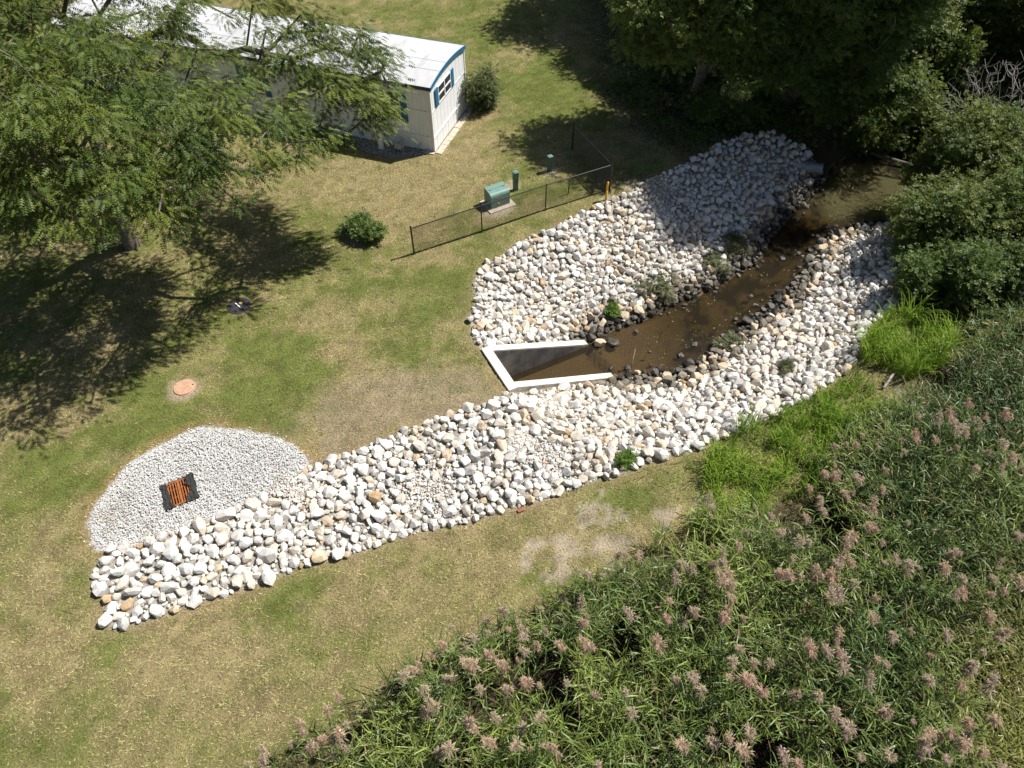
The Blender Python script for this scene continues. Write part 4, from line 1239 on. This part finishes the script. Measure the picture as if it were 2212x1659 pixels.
tree('pool_tree', 'leafy tree leaning over the far end of the pool with low boughs', (17.2, 32.9),
     [(0, 0, -.2), (-.1, -.1, 1.2), (-.3, -.3, 2.4), (-.5, -.4, 4.0)],
     [(16.6, 32.6, 5.4, 2.8, 2.2, 2.6), (16.2, 30.2, 2.4, 2.0, 1.0, 1.2), (18.0, 30.6, 1.9, 1.5, .9, 1.0), (14.6, 30.4, 1.9, 1.2, .8, .9)], 220, 90, (.34, .34, .24), MID_COL, 'broad', .25, .2, 23, hub=1, mat=M['leaf_broad'])
tree('small_tree', 'small bright yellow green tree on the right bank of the pool', (19.9, 26.6),
     [(0, 0, -.2), (0, -.05, 1.0), (-.1, -.1, 2.0)],
     [(19.4, 26.2, 3.6, 2.0, 1.8, 1.6), (18.6, 26.2, 2.2, 1.4, 1.3, 1.0), (21.0, 26.0, 3.0, 1.6, 1.5, 1.4)], 110, 110, (.32, .32, .22), [C(.055, .1, .02), C(.1, .15, .03), C(.17, .21, .04), C(.22, .24, .05)], 'broad', .24, .09, 24, hub=1, mat=M['leaf_broad'])
copy_tree(tB, (22.0, 35.8, 0), 2.2, .72, 'leafy tree in the wood behind the pool, right of the leaning tree')
copy_tree(tB, (26.2, 34.0, 0), .6, .66, 'lower leafy tree in the wood near the dead grey tree')
tree('tall_tree', 'tall tree behind the pool, its unseen high crown shaped to shade the far boulders', (20.4, 34.4),
     [(0, 0, -.2), (-.2, -.4, 3.0), (-.6, -1.2, 6.0), (-1.2, -2.2, 9.5)],  # crown stays out of view, its lobes placed for their shade
     [(17.6, 29.2, 13.2, 3.4, 1.7, 1.9), (20.4, 29.8, 13.4, 2.6, 1.6, 1.8), (19.5, 32.4, 13.0, 2.0, 1.6, 1.6, 3)], 150, 70, (.4, .4, .26), MID_COL, 'broad', .3, .26, 25, hub=2, mat=M['leaf_broad'])
# back trees whose shade lies over the lawn at the top
copy_tree(tB, (6.4, 45.6, 0), 1.1, 1.05, 'tall tree at the top edge whose shade crosses the lawn')
copy_tree(tB, (13.2, 41.0, 0), 2.6, 1.1, 'tall dark tree behind the forked tree at the top edge')
copy_tree(tB, (20.5, 39.0, 0), 4.0, 1.05, 'dark tree in the wood behind the pool, at the top right')
copy_tree(tB, (9.4, 36.6, 0), 1.9, .85, 'dark tree close behind the forked tree')
copy_tree(tB, (11.2, 38.4, 0), 3.3, 1.0, 'dark tree between the forked tree and the top edge')
copy_tree(tB, (28.5, 38.0, 0), 5.2, .95, 'dark tree in the wood at the upper right corner')
def bush(name, label, x, y, rx, ry, h, seed, cols=MID_COL, size=.2, n=60, per=90, kind='broad', cat='bush', group=None, spread=None):
    rr_ = random.Random(seed)
    sp = spread or (rx * .15, ry * .15, h * .09)
    return tree(name, label, (x, y), [(0, 0, -.1), (0, 0, .12 * h), (.02, 0, .25 * h)],
                [(x + rx * math.cos(a_) * d_, y + ry * math.sin(a_) * d_, h * z_, rx * q_, ry * q_, h * q_ * .75)
                 for a_, d_, z_, q_ in [(rr_.uniform(0, 6.28), rr_.uniform(.2, .85), rr_.uniform(.25, .8), rr_.uniform(.2, .46)) for _k in range(10)]],
                n, int(per * .66), sp, cols, kind, size * 1.12, .05, seed, hub=1, group=group, cat=cat, mat=M['leaf_broad'], droop=.15, shell=.6, step=.5)
BR = [C(.05, .085, .018), C(.095, .14, .028), C(.15, .195, .04), C(.23, .25, .06)]
bush('bank_bush', 'large leafy bush at the right edge of the boulders beside the pool', 17.0, 22.6, 2.3, 2.2, 3.3, 41, BR, .22, 120, 110)
bush('bank_bush', 'dark bush overhanging the right end of the near boulders', 15.6, 19.6, 1.4, 1.5, 2.3, 42, DARK_COL, .2, 70, 90)
bush('bank_bush', 'tall bush behind the leafy bank bush at the right edge', 19.8, 22.0, 2.2, 2.2, 3.4, 43, MID_COL, .22, 90, 100)
bush('bank_bush', 'dark bush at the right edge above the yellow flowering shrub', 18.0, 18.9, 1.7, 1.5, 2.2, 44, DARK_COL, .2, 70, 90)
bush('bank_bush', 'grey green bush at the pool side below the small yellow green tree', 18.3, 25.0, 1.4, 1.3, 2.0, 45, BR, .2, 60, 100)
bush('pool_bush', 'dark bush on the far bank of the pool nearest the culvert pipe', 15.0, 31.5, 1.3, .9, 2.2, 101, DARK_COL, .21, 60, 70)
bush('pool_bush', 'low bush overhanging the far water edge of the pool', 17.2, 31.3, 1.5, 1.0, 2.2, 102, MID_COL, .21, 70, 70)
bush('pool_bush', 'bush at the far right end of the pool by the fallen log', 19.7, 31.4, 1.6, 1.1, 2.3, 103, MID_COL, .21, 70, 70)
bush('wood_bush', 'wide sunlit bush in the wood right of the pool', 22.8, 31.6, 1.9, 1.5, 3.0, 104, BR, .23, 80, 70)
bush('wood_bush', 'yellow green bush in the wood below the dead tree', 23.2, 28.0, 1.9, 1.7, 3.4, 105, [C(.055, .1, .02), C(.1, .15, .03), C(.17, .21, .04), C(.22, .24, .05)], .23, 90, 70)
bush('wood_bush', 'bush at the upper right corner behind the dead tree', 25.6, 31.0, 2.0, 1.7, 3.8, 106, MID_COL, .23, 90, 70)
bush('wood_bush', 'tall leafy thicket behind the small yellow green tree', 20.6, 33.6, 1.9, 1.4, 4.0, 107, MID_COL, .24, 90, 70)
bush('wood_bush', 'tall dark thicket right of the leaning pool tree', 23.4, 34.8, 2.2, 1.6, 4.6, 108, BR, .24, 100, 70)
bush('wood_bush', 'thicket at the top right corner of the wood', 27.0, 35.6, 2.4, 1.8, 5.2, 109, MID_COL, .24, 100, 70)
bush('flowering_shrub', 'yellow green flowering shrub at the right edge above the reeds', 17.3, 16.6, 1.3, 1.0, 1.5, 46, [C(.16, .17, .03), C(.27, .26, .045), C(.36, .33, .07), C(.4, .37, .1)], .16, 50, 110, 'frond', 'shrub')
bush('undergrowth_bush', 'low dark undergrowth left of the top of the boulder bank', 9.6, 31.2, 1.5, 1.1, 1.5, 47, DARK_COL, .19, 45, 90)
bush('undergrowth_bush', 'low undergrowth at the top of the boulder bank under the dense tree', 12.0, 31.6, 1.3, .9, 1.3, 48, DARK_COL, .19, 40, 90)
bush('house_bush', 'rounded grey green bush against the far corner of the mobile home', -1.4, 32.6, .85, .85, 1.9, 49, [C(.07, .095, .035), C(.11, .14, .05), C(.15, .18, .07), C(.2, .22, .09)], .15, 70, 120, 'frond')
x, y = G(785, 512)
bush('flower_clump', 'round leafy perennial clump alone in the lawn left of the fence', x, y, .78, .7, .9, 50, [C(.05, .06, .03), C(.10, .15, .04), C(.16, .23, .055), C(.22, .3, .08)], .19, 46, 40, 'broad', 'plant')
for k, (u, v, z, rx, h, lab) in enumerate([(1425, 622, -1.1, .75, .6, 'grey green weed clump at the water edge of the far boulders'), (1552, 556, -.9, .55, .55, 'weed clump on the far boulders nearer the shade'),
                                            (1322, 655, -.9, .32, .45, 'small bright green weed on the far boulders above the wing wall'), (1590, 530, -1.1, .5, .5, 'dark weed clump by the shaded water edge'),
                                            (1578, 728, -1.0, .4, .35, 'low weed clump on the near boulders at the water edge'), (1357, 1000, 0, .28, .3, 'small leafy weed at the lower edge of the near boulders'),
                                            (1700, 800, -.5, .25, .25, 'tiny weed between the near boulders')]):
    x, y = G(u, v, z)
    cols = [C(.08, .14, .02), C(.11, .19, .03), C(.15, .25, .04), C(.2, .3, .06)] if k in (2, 5) else [C(.09, .11, .05), C(.13, .15, .07), C(.19, .2, .1), C(.24, .24, .13)]
    bush('weed_clump', lab, x, y, rx, rx, h, 60 + k, cols, .13, 14 if k in (2, 5) else 26, 50, 'frond' if k not in (2, 5) else 'broad', 'weed', 'weeds growing between the boulders')
# leafy ground cover on the wood floor
r = np.random.default_rng(140)
WF = poly([(1500, 335), (1600, 285), (1680, 275), (1760, 300), (1760, 180), (1650, 60), (1400, 40), (1330, 190), (1400, 280)])
q, _ = scatter(WF, 4, 141); q = q[fbm(q[:, 0], q[:, 1], .7, 142) > .37]
cl_ = np.column_stack([q, height(q) + r.uniform(.05, .5, len(q))])
V, F, c = leaf_cloud(r, cl_, 26, (.28, .28, .12), DARK_COL, 'broad', .2, .1)
tag(link('undergrowth', np_mesh('undergrowth', V, F, M['leaf_broad'], c)), 'dark leafy ground cover under the trees behind the boulders', kind='stuff')
WF2 = poly([(1945, 640), (1950, 480), (2000, 460), (2212, 450), (2300, 500), (2300, 700), (2080, 720), (1980, 690)])
q, _ = scatter(WF2, 3, 143)
cl_ = np.column_stack([q, height(q) + r.uniform(.1, .9, len(q))])
V, F, c = leaf_cloud(r, cl_, 26, (.28, .28, .14), MID_COL, 'broad', .2, .1)
tag(link('undergrowth', np_mesh('undergrowth', V, F, M['leaf_broad'], c)), 'leafy ground cover among the bushes at the right edge', kind='stuff')
# bare grey tree
r = np.random.default_rng(77)
root = empty('dead_tree', (20.9, 28.6, hz(20.9, 28.6))); tag(root, 'bare grey dead tree with fine twigs at the upper right', 'tree')
cl_ = ell(r, 900, [(-.4, -.5, 4.8, 2.7, 1.9, 2.2), (-1.3, -.9, 3.6, 1.9, 1.2, 1.5)], .5)
nodes, par, rad = grow([(0, 0, -.2), (0, -.05, .9), (-.1, -.1, 1.8), (-.2, -.2, 2.8)], 1, cl_, r, step=.6, tip=.0045, trunk_r=.075, expo=2.6)
link('trunk', branch_mesh('trunk', nodes, par, rad, M['deadwood']), root)

# ------------------------------------------------------------------ lawn grass
def blades(Q, r, ln, wd, col, lift=(.15, .6), z=None, seg=1):
    n = len(Q)
    yaw = r.uniform(0, 2 * np.pi, n); el = r.uniform(lift[0], lift[1], n) * np.pi / 2
    d = np.stack([np.cos(yaw) * np.cos(el), np.sin(yaw) * np.cos(el), np.sin(el)], 1)
    s = np.stack([-np.sin(yaw), np.cos(yaw), r.uniform(-.3, .3, n)], 1)
    z = height(Q) if z is None else z
    b = np.column_stack([Q, z])
    V = np.stack([b - s * wd[:, None], b + s * wd[:, None], b + d * ln[:, None]], 1)
    F = np.arange(3 * n).reshape(n, 3)
    return V.reshape(-1, 3), F, np.repeat(col, 3, 0)
r = np.random.default_rng(200)
NB = 840000
uu = r.uniform(-26, 18, NB); vv = r.uniform(3.0, 46.5, NB)
Q = np.column_stack([uu, vv])
Q = Q[in_frame(np.column_stack([Q, np.zeros(len(Q))]), .06)]
ok = ~inside(Q, RIM) & ~inside(Q, GRAVEL) & ~inside(Q, NEAR_ROCK) & ~inside(Q, FAR_ROCK)
hl = (Q - HC) @ EX; hb_ = (Q - HC) @ EY
ok &= ~((hl > -.4) & (hl < HLEN + .2) & (hb_ > -.05) & (hb_ < HWID + .05)) & ~inside(Q, UTIL_BED)
for s in SOIL: ok &= ~((sdist(Q, s) + 2.1 * (fbm(Q[:, 0], Q[:, 1], 1.4, 21) - .5) + 2.4 * (fbm(Q[:, 0], Q[:, 1], 3.0, 88) - .34) < 0) & (r.random(len(Q)) < .74))
for (a, b, rr) in [(*G(461 / 1.15733, 970 / 1.15733), .5), (*G(517, 662), .44), (-.5, 24.9, .62), (*G(785, 510), .7)]:
    dd = np.hypot(Q[:, 0] - a, Q[:, 1] - b); ok &= ~((dd < rr * 1.5) & (r.random(len(Q)) < smooth(rr * 1.5, rr * .85, dd)))
ok &= ~(sdist(Q, REEDS) < -.8)
wood = poly([(1310, 210), (1400, 300), (1500, 340), (1660, 285), (1760, 320), (1960, 380), (1955, 560), (1960, 690), (2212, 660), (2600, 500), (2600, -200), (1250, -200)])
ok &= ~(sdist(Q, wood) < -1.5 - r.random(len(Q)) * 2)
Q = Q[ok]; n = len(Q)
g = green_map(Q[:, 0], Q[:, 1])
ug = r.random(n)
cl3 = fbm(Q[:, 0], Q[:, 1], 4.5, 350, 3)
isg = ug < .13 + .8 * g + .9 * (cl3 - .5)
straw = C(.56, .50, .235) * (0.62 + .6 * r.random(n))[:, None] * np.where(r.random(n) < .3, .5, 1)[:, None] * (.55 + .9 * cl3)[:, None]
gre = C(.265, .305, .075) * (0.45 + .8 * r.random(n))[:, None]
col = np.where(isg[:, None], gre, straw)
thq = thatch(Q[:, 0], Q[:, 1])
col = mix(col, C(.44, .355, .26) * (0.5 + .7 * r.random(n))[:, None], .75 * thq * (r.random(n) < .8))
lush = smooth(.75, 1.0, g) * (1 - thq)
col = mix(col, C(.18, .25, .045) * (0.5 + .8 * r.random(n))[:, None], lush * .55)
# coarser tufts and weeds standing in the turf
tc = Q[r.integers(0, n, 900)]
tq = np.repeat(tc, 26, 0) + r.normal(0, .07, (900 * 26, 2)) * np.repeat(r.uniform(.5, 1.6, 900), 26)[:, None]
tq = tq[~inside(tq, RIM) & ~inside(tq, GRAVEL) & ~inside(tq, NEAR_ROCK)]
tcol = np.where(r.random(len(tq))[:, None] < .8, C(.15, .2, .045), C(.5, .43, .2)) * r.uniform(.5, 1.3, len(tq))[:, None]
Q = np.concatenate([Q, tq]); col = np.concatenate([col, tcol]); n = len(Q)
V, F, c = blades(Q, r, r.uniform(.055, .125, n), r.uniform(.005, .0095, n), col, (.05, .6))
tag(link('lawn_grass', np_mesh('lawn_grass', V, F, M['grass'], c)), 'short half dry lawn grass, tan with green patches', kind='stuff')
print('lawn blades', n)

# ------------------------------------------------------------------ bright wild grass at the bank, tufts on soil
def tall_grass(name, label, Q, r, hts, wd, col, lean=.5, seg=3):
    """arching blades, three sections each"""
    n = len(Q); yaw = r.uniform(0, 2 * np.pi, n)
    h = hts; out = h * r.uniform(.2, lean + .4, n)
    b = np.column_stack([Q, height(Q)])
    d = np.stack([np.cos(yaw), np.sin(yaw)], 1); s = np.stack([-np.sin(yaw), np.cos(yaw), np.zeros(n)], 1)
    pts = []
    for t_, zf in ((0, 0), (.35, .62), (.75, .95), (1.0, r.uniform(.7, 1.0, n))):
        q = b.copy(); q[:, :2] += d * (out * t_ ** 1.5)[:, None]; q[:, 2] += h * zf; pts.append(q)
    w_ = wd[:, None] * s
    V = np.stack([pts[0] - w_ * .7, pts[0] + w_ * .7, pts[1] - w_, pts[1] + w_, pts[2] - w_ * .7, pts[2] + w_ * .7, pts[3]], 1)
    f = np.array([[0, 1, 3], [0, 3, 2], [2, 3, 5], [2, 5, 4], [4, 5, 6]])
    F = f[None] + (np.arange(n) * 7)[:, None, None]
    tint = np.tile(np.array([.6, .6, .9, .9, 1.05, 1.05, 1.1]), n)
    o = link(name, np_mesh(name, V.reshape(-1, 3), F.reshape(-1, 3), M['grass'], np.repeat(col, 7, 0)))
    tag(o, label, kind='stuff')
    return o
r = np.random.default_rng(300)
parts = [(poly([(1490, 1150), (1500, 1070), (1530, 965), (1590, 922), (1690, 890), (1770, 845), (1850, 815), (1925, 860), (1930, 905), (1840, 945), (1800, 1000), (1770, 1060), (1700, 1100), (1640, 1130), (1560, 1140)]), 480, (.14, .45)),
         (poly([(1850, 790), (1865, 720), (1900, 690), (2000, 690), (2060, 740), (2040, 800), (1960, 830), (1900, 800)]), 420, (.25, .75)),
         (poly([(1440, 1130), (1500, 1100), (1620, 1110), (1650, 1170), (1500, 1200), (1400, 1200)]), 120, (.2, .5)),
         (poly([(1790, 840), (1830, 800), (1860, 830), (1820, 860)]), 120, (.2, .45)),
         (poly([(1400, 1010), (1500, 985), (1520, 1060), (1440, 1060), (1330, 1080), (1180, 1110), (1190, 1150), (1300, 1120), (1330, 1040)]), 55, (.12, .3)),
         (poly([(1150, 1330), (1250, 1250), (1330, 1230), (1300, 1290)]), 80, (.2, .5))]
Qs, Hs = [], []
for k, (pg, dn, hr) in enumerate(parts):
    q, r_ = scatter(pg, dn, 310 + k)
    cl2 = fbm(q[:, 0], q[:, 1], 1.3, 320 + k)
    q = q[(cl2 > .33) & (r_.random(len(q)) < smooth(-.05, .15, -sdist(q, pg) + .3 * (cl2 - .5)))]
    Qs.append(q); Hs.append(r_.uniform(*hr, len(q)))
Q = np.concatenate(Qs); H = np.concatenate(Hs); n = len(Q)
H = H * (.35 + 1.5 * smooth(.3, .7, fbm(Q[:, 0], Q[:, 1], 1.9, 331, 3)))
t_ = np.clip(fbm(Q[:, 0], Q[:, 1], 1.0, 330) + r.normal(0, .2, n), 0, 1)
col = mix(C(.11, .225, .018) * np.ones((n, 3)), C(.34, .46, .06) * np.ones((n, 3)), t_)
tall_grass('wild_grass', 'bright green wild grass between the boulders and the reeds', Q, r, H, r.uniform(.005, .012, n), col)

# ------------------------------------------------------------------ reed bed
def reed_mesh(r, pos, ht, lean_dir, nleaf=9, base=0.25):
    """returns leaf strips (4 triangles each) and a stem for every position"""
    n = len(pos)
    lean = lean_dir * ht[:, None] * .16
    # stems
    an = np.arange(3) * 2 * np.pi / 3
    ringv = np.stack([np.cos(an), np.sin(an), np.zeros(3)], 1)
    top = pos + np.column_stack([lean, ht])
    SV = np.concatenate([pos[:, None] + ringv[None] * .009, top[:, None] + ringv[None] * .004], 1)
    sf = np.array([[0, 1, 4], [0, 4, 3], [1, 2, 5], [1, 5, 4], [2, 0, 3], [2, 3, 5]])
    SF = sf[None] + (np.arange(n) * 6)[:, None, None]
    # leaves
    N = n * nleaf
    si = np.repeat(np.arange(n), nleaf); k = np.tile(np.arange(nleaf), n)
    f_ = base + (1 - base) * (k + r.random(N)) / nleaf
    o = pos[si] + np.column_stack([lean[si] * (f_ ** 1.5)[:, None], ht[si] * f_])
    yaw = r.uniform(0, 2 * np.pi, n)[si] + k * 2.6 + r.normal(0, .5, N)
    wind = np.array([-.35, .1])
    d = np.stack([np.cos(yaw), np.sin(yaw)], 1) + wind; d /= np.linalg.norm(d, axis=1)[:, None]
    L_ = r.uniform(.34, .66, N) * (1.15 - .4 * f_); w_ = r.uniform(.008, .0165, N)
    up0 = r.uniform(.55, 1.35, N); sag = r.uniform(.1, .7, N)
    s = np.stack([-d[:, 1], d[:, 0], r.uniform(-.5, .5, N)], 1)
    def at(t): return o + np.column_stack([d * (L_ * t * .9)[:, None], L_ * (up0 * t - sag * t * t * 1.15)])
    p0, p1, p2, p3 = o, at(.35), at(.72), at(1.0)
    LV = np.stack([p0 - s * w_[:, None] * .5, p0 + s * w_[:, None] * .5, p1 - s * w_[:, None], p1 + s * w_[:, None], p2 - s * w_[:, None] * .7, p2 + s * w_[:, None] * .7, p3], 1)
    lf = np.array([[0, 1, 3], [0, 3, 2], [2, 3, 5], [2, 5, 4], [4, 5, 6]])
    LF = lf[None] + (np.arange(N) * 7)[:, None, None]
    V = np.concatenate([SV.reshape(-1, 3), LV.reshape(-1, 3)])
    F = np.concatenate([SF.reshape(-1, 3), LF.reshape(-1, 3) + 6 * n])
    return V, F, n * 6, N, si, f_
def reed_cols(r, n, nst, N, si, f_, tone):
    sc_ = np.repeat(C(.19, .18, .09)[None] * r.uniform(.6, 1.2, n)[:, None], 6, 0)
    g0 = mix(C(.036, .076, .016) * np.ones((n, 3)), C(.20, .255, .05) * np.ones((n, 3)), tone)
    lc = g0[si] * r.uniform(.6, 1.4, N)[:, None]
    lc = np.where((r.random(N) < .10 * (1.3 - f_))[:, None], C(.25, .18, .09) * r.uniform(.6, 1.1, N)[:, None], lc)
    dead = (r.random(n) < .035)[si]
    lc = np.where(dead[:, None], C(.30, .23, .12) * r.uniform(.6, 1.2, N)[:, None], lc)
    pale = r.random(N) < .12
    lc = np.where(pale[:, None], lc * .5 + C(.14, .19, .08), lc)
    return np.concatenate([sc_, np.repeat(lc, 7, 0)])
r = np.random.default_rng(400)
Q, _ = scatter(REEDS, 42, 401)
Q = Q[in_frame(np.column_stack([Q, np.ones(len(Q))]), .10)]
din = -sdist(Q, REEDS)
cl2 = fbm(Q[:, 0], Q[:, 1], .8, 403)
_ux, _vx, _dd = project(np.column_stack([Q, np.ones(len(Q))]))
cl2 = np.where(_ux > 1900, np.maximum(cl2, .42), cl2)
Q = Q[(cl2 > .395 + .04 * (din < .8)) & (r.random(len(Q)) < .35 + .65 * smooth(0, 1.2, din))]
# the right edge of the bed is a lower, drier growth
n = len(Q)
din = -sdist(Q, REEDS)
ux, vx, _d = project(np.column_stack([Q, np.ones(n)]))
dry = smooth(1950, 2200, ux) * smooth(1100, 1400, vx)
H = (r.uniform(1.1, 2.0, n)) * (0.5 + .5 * smooth(0, 1.6, din)) * (1 - .45 * dry)
H *= .8 + .4 * fbm(Q[:, 0], Q[:, 1], .5, 404)
tone = np.clip(fbm(Q[:, 0], Q[:, 1], .55, 405) * 1.4 - .2 + .25 * r.normal(0, .5, n), 0, 1)
deep = smooth(1850, 2050, ux) * smooth(1000, 850, vx)          # darker, leafier growth by the bushes
tone = tone * (1 - .6 * deep)
ld = np.array([-.5, .25]) + r.normal(0, .55, (n, 2))
V, F, nst, N, si, f_ = reed_mesh(r, np.column_stack([Q, height(Q)]), H, ld, 9)
col = reed_cols(r, n, nst, N, si, f_, tone)
dd = np.concatenate([np.repeat(dry, 6), np.repeat(dry[si], 7)])
col = mix(col, col * .55 + C(.12, .085, .025), dd * .7)
tag(link('reed_bed', np_mesh('reed_bed', V, F, M['reed'], col)), 'dense green bed of tall reeds filling the lower right', kind='stuff')
print('reeds', n, len(F))
# fallen dead reed litter on the floor
Q, r_ = scatter(REEDS, 120, 410); Q = Q[in_frame(np.column_stack([Q, np.zeros(len(Q))]), .05)]; n = len(Q)
V, F, c = blades(Q, r_, r_.uniform(.2, .6, n), r_.uniform(.006, .014, n), C(.13, .095, .06) * r_.uniform(.3, 1.2, n)[:, None], (.0, .25))
tag(link('reed_litter', np_mesh('reed_litter', V, F, M['grass'], c)), 'brown dead reed stalks lying under the reed bed', kind='stuff')
# flowering reeds: individual plants with plumes
def plume_mesh(seed):
    r = np.random.default_rng(seed)
    L_ = r.uniform(.24, .44); nf = 130
    bend = r.uniform(.15, .55); by = r.uniform(0, 2 * np.pi) * 0 + np.pi + r.normal(0, .7)
    bd = np.array([math.cos(by), math.sin(by)])
    tint_ = [C(1, 1, 1), C(1.15, 1.1, 1.0), C(.8, .78, .72), C(1.05, .92, .88), C(.95, 1.0, .9)][seed % 5]
    V, F, Cc = [], [], []; b = 0
    def spine(t): return np.array([*(bd * bend * L_ * t * t), L_ * t * (1 - .25 * bend * t)])
    for i in range(nf):
        t = r.random() ** .8; p = spine(t)
        a = by + r.normal(0, 1.5); ll = (.13 * (1 - .6 * t) + .03) * r.uniform(.5, 1.2)
        d = np.array([math.cos(a), math.sin(a)]); s = np.array([-d[1], d[0], 0]) * r.uniform(.004, .009)
        p1 = p + np.array([*(d * ll * .55), ll * .38]); p2 = p + np.array([*(d * ll), ll * r.uniform(-.1, .35)])
        V += [p, p1 - s, p1 + s + [0, 0, .006], p2]; F += [(b, b + 1, b + 2), (b + 1, b + 3, b + 2)]
        c = tint_ * (C(.40, .30, .23) if r.random() < .6 else C(.52, .415, .315)) * r.uniform(.65, 1.2); Cc += [c * .8, c, c, c * 1.1]; b += 4
    return np_mesh('plume', np.array(V), np.array(F), M['plume'], np.array(Cc))
def plant_mesh(seed, h):
    r = np.random.default_rng(seed)
    V, F, nst, N, si, f_ = reed_mesh(r, np.array([[0, 0, 0.]]), np.array([h]), np.array([[-.4, .2]]), 9)
    return np_mesh('leafy_stem', V, F, M['reed'], reed_cols(r, 1, nst, N, si, f_, np.array([r.uniform(.3, 1)])))
PL = [plume_mesh(500 + k) for k in range(10)]
HT = [1.75, 1.9, 2.05, 2.2, 2.35]
PM = [plant_mesh(520 + k, h) for k, h in enumerate(HT)]
r = np.random.default_rng(540)
Q, _ = scatter(REEDS, 5, 541)
P3 = np.column_stack([Q, np.full(len(Q), 2.0)])
Q = Q[in_frame(P3, .0)]
din = -sdist(Q, REEDS); u_, v_, _ = project(np.column_stack([Q, np.full(len(Q), 2.0)]))
dens = fbm(Q[:, 0], Q[:, 1], .45, 543)
keep = (dens + r.normal(0, .12, len(Q)) > .46) & ~((u_ > 1960) & (v_ < 900)) & (din > .1)
Q = Q[keep][:280]
sel = []
for k, q in enumerate(Q):
    d_in = float(-sdist(q[None], REEDS)[0])
    sel.append((q, d_in))
for k, (q, d_in) in enumerate(sel):
    hi = int(r.integers(0, 5)); sc = (.68 + .32 * min(1, d_in / 1.5)) * r.uniform(.9, 1.08)
    t = empty('flowering_reed', (q[0], q[1], hz(*q)), float(r.uniform(-.9, .9))); t.scale = (sc, sc, sc)
    u1, v1, _ = project(np.array([q[0], q[1], 2.0]))
    if d_in < .9: lab = 'flowering reed with mauve brown plume on the thin outer edge of the bed'
    elif u1 > 1650 and v1 < 1250: lab = 'flowering reed with mauve brown plume in the upper bed near the bright wild grass'
    elif u1 > 1650: lab = 'flowering reed with mauve brown plume inside the lower right of the bed'
    else: lab = 'flowering reed with mauve brown plume inside the lower middle of the bed'
    tag(t, lab, 'reed', lab.replace('flowering reed', 'flowering reeds'))
    link('leafy_stem', PM[hi], t)
    pl = link('plume', PL[int(r.integers(0, 10))], t, (-.4 * HT[hi] * .16, .2 * HT[hi] * .16, HT[hi] - .03))
    s_ = float(r.uniform(.65, 1.5)); pl.scale = (s_, s_, s_)
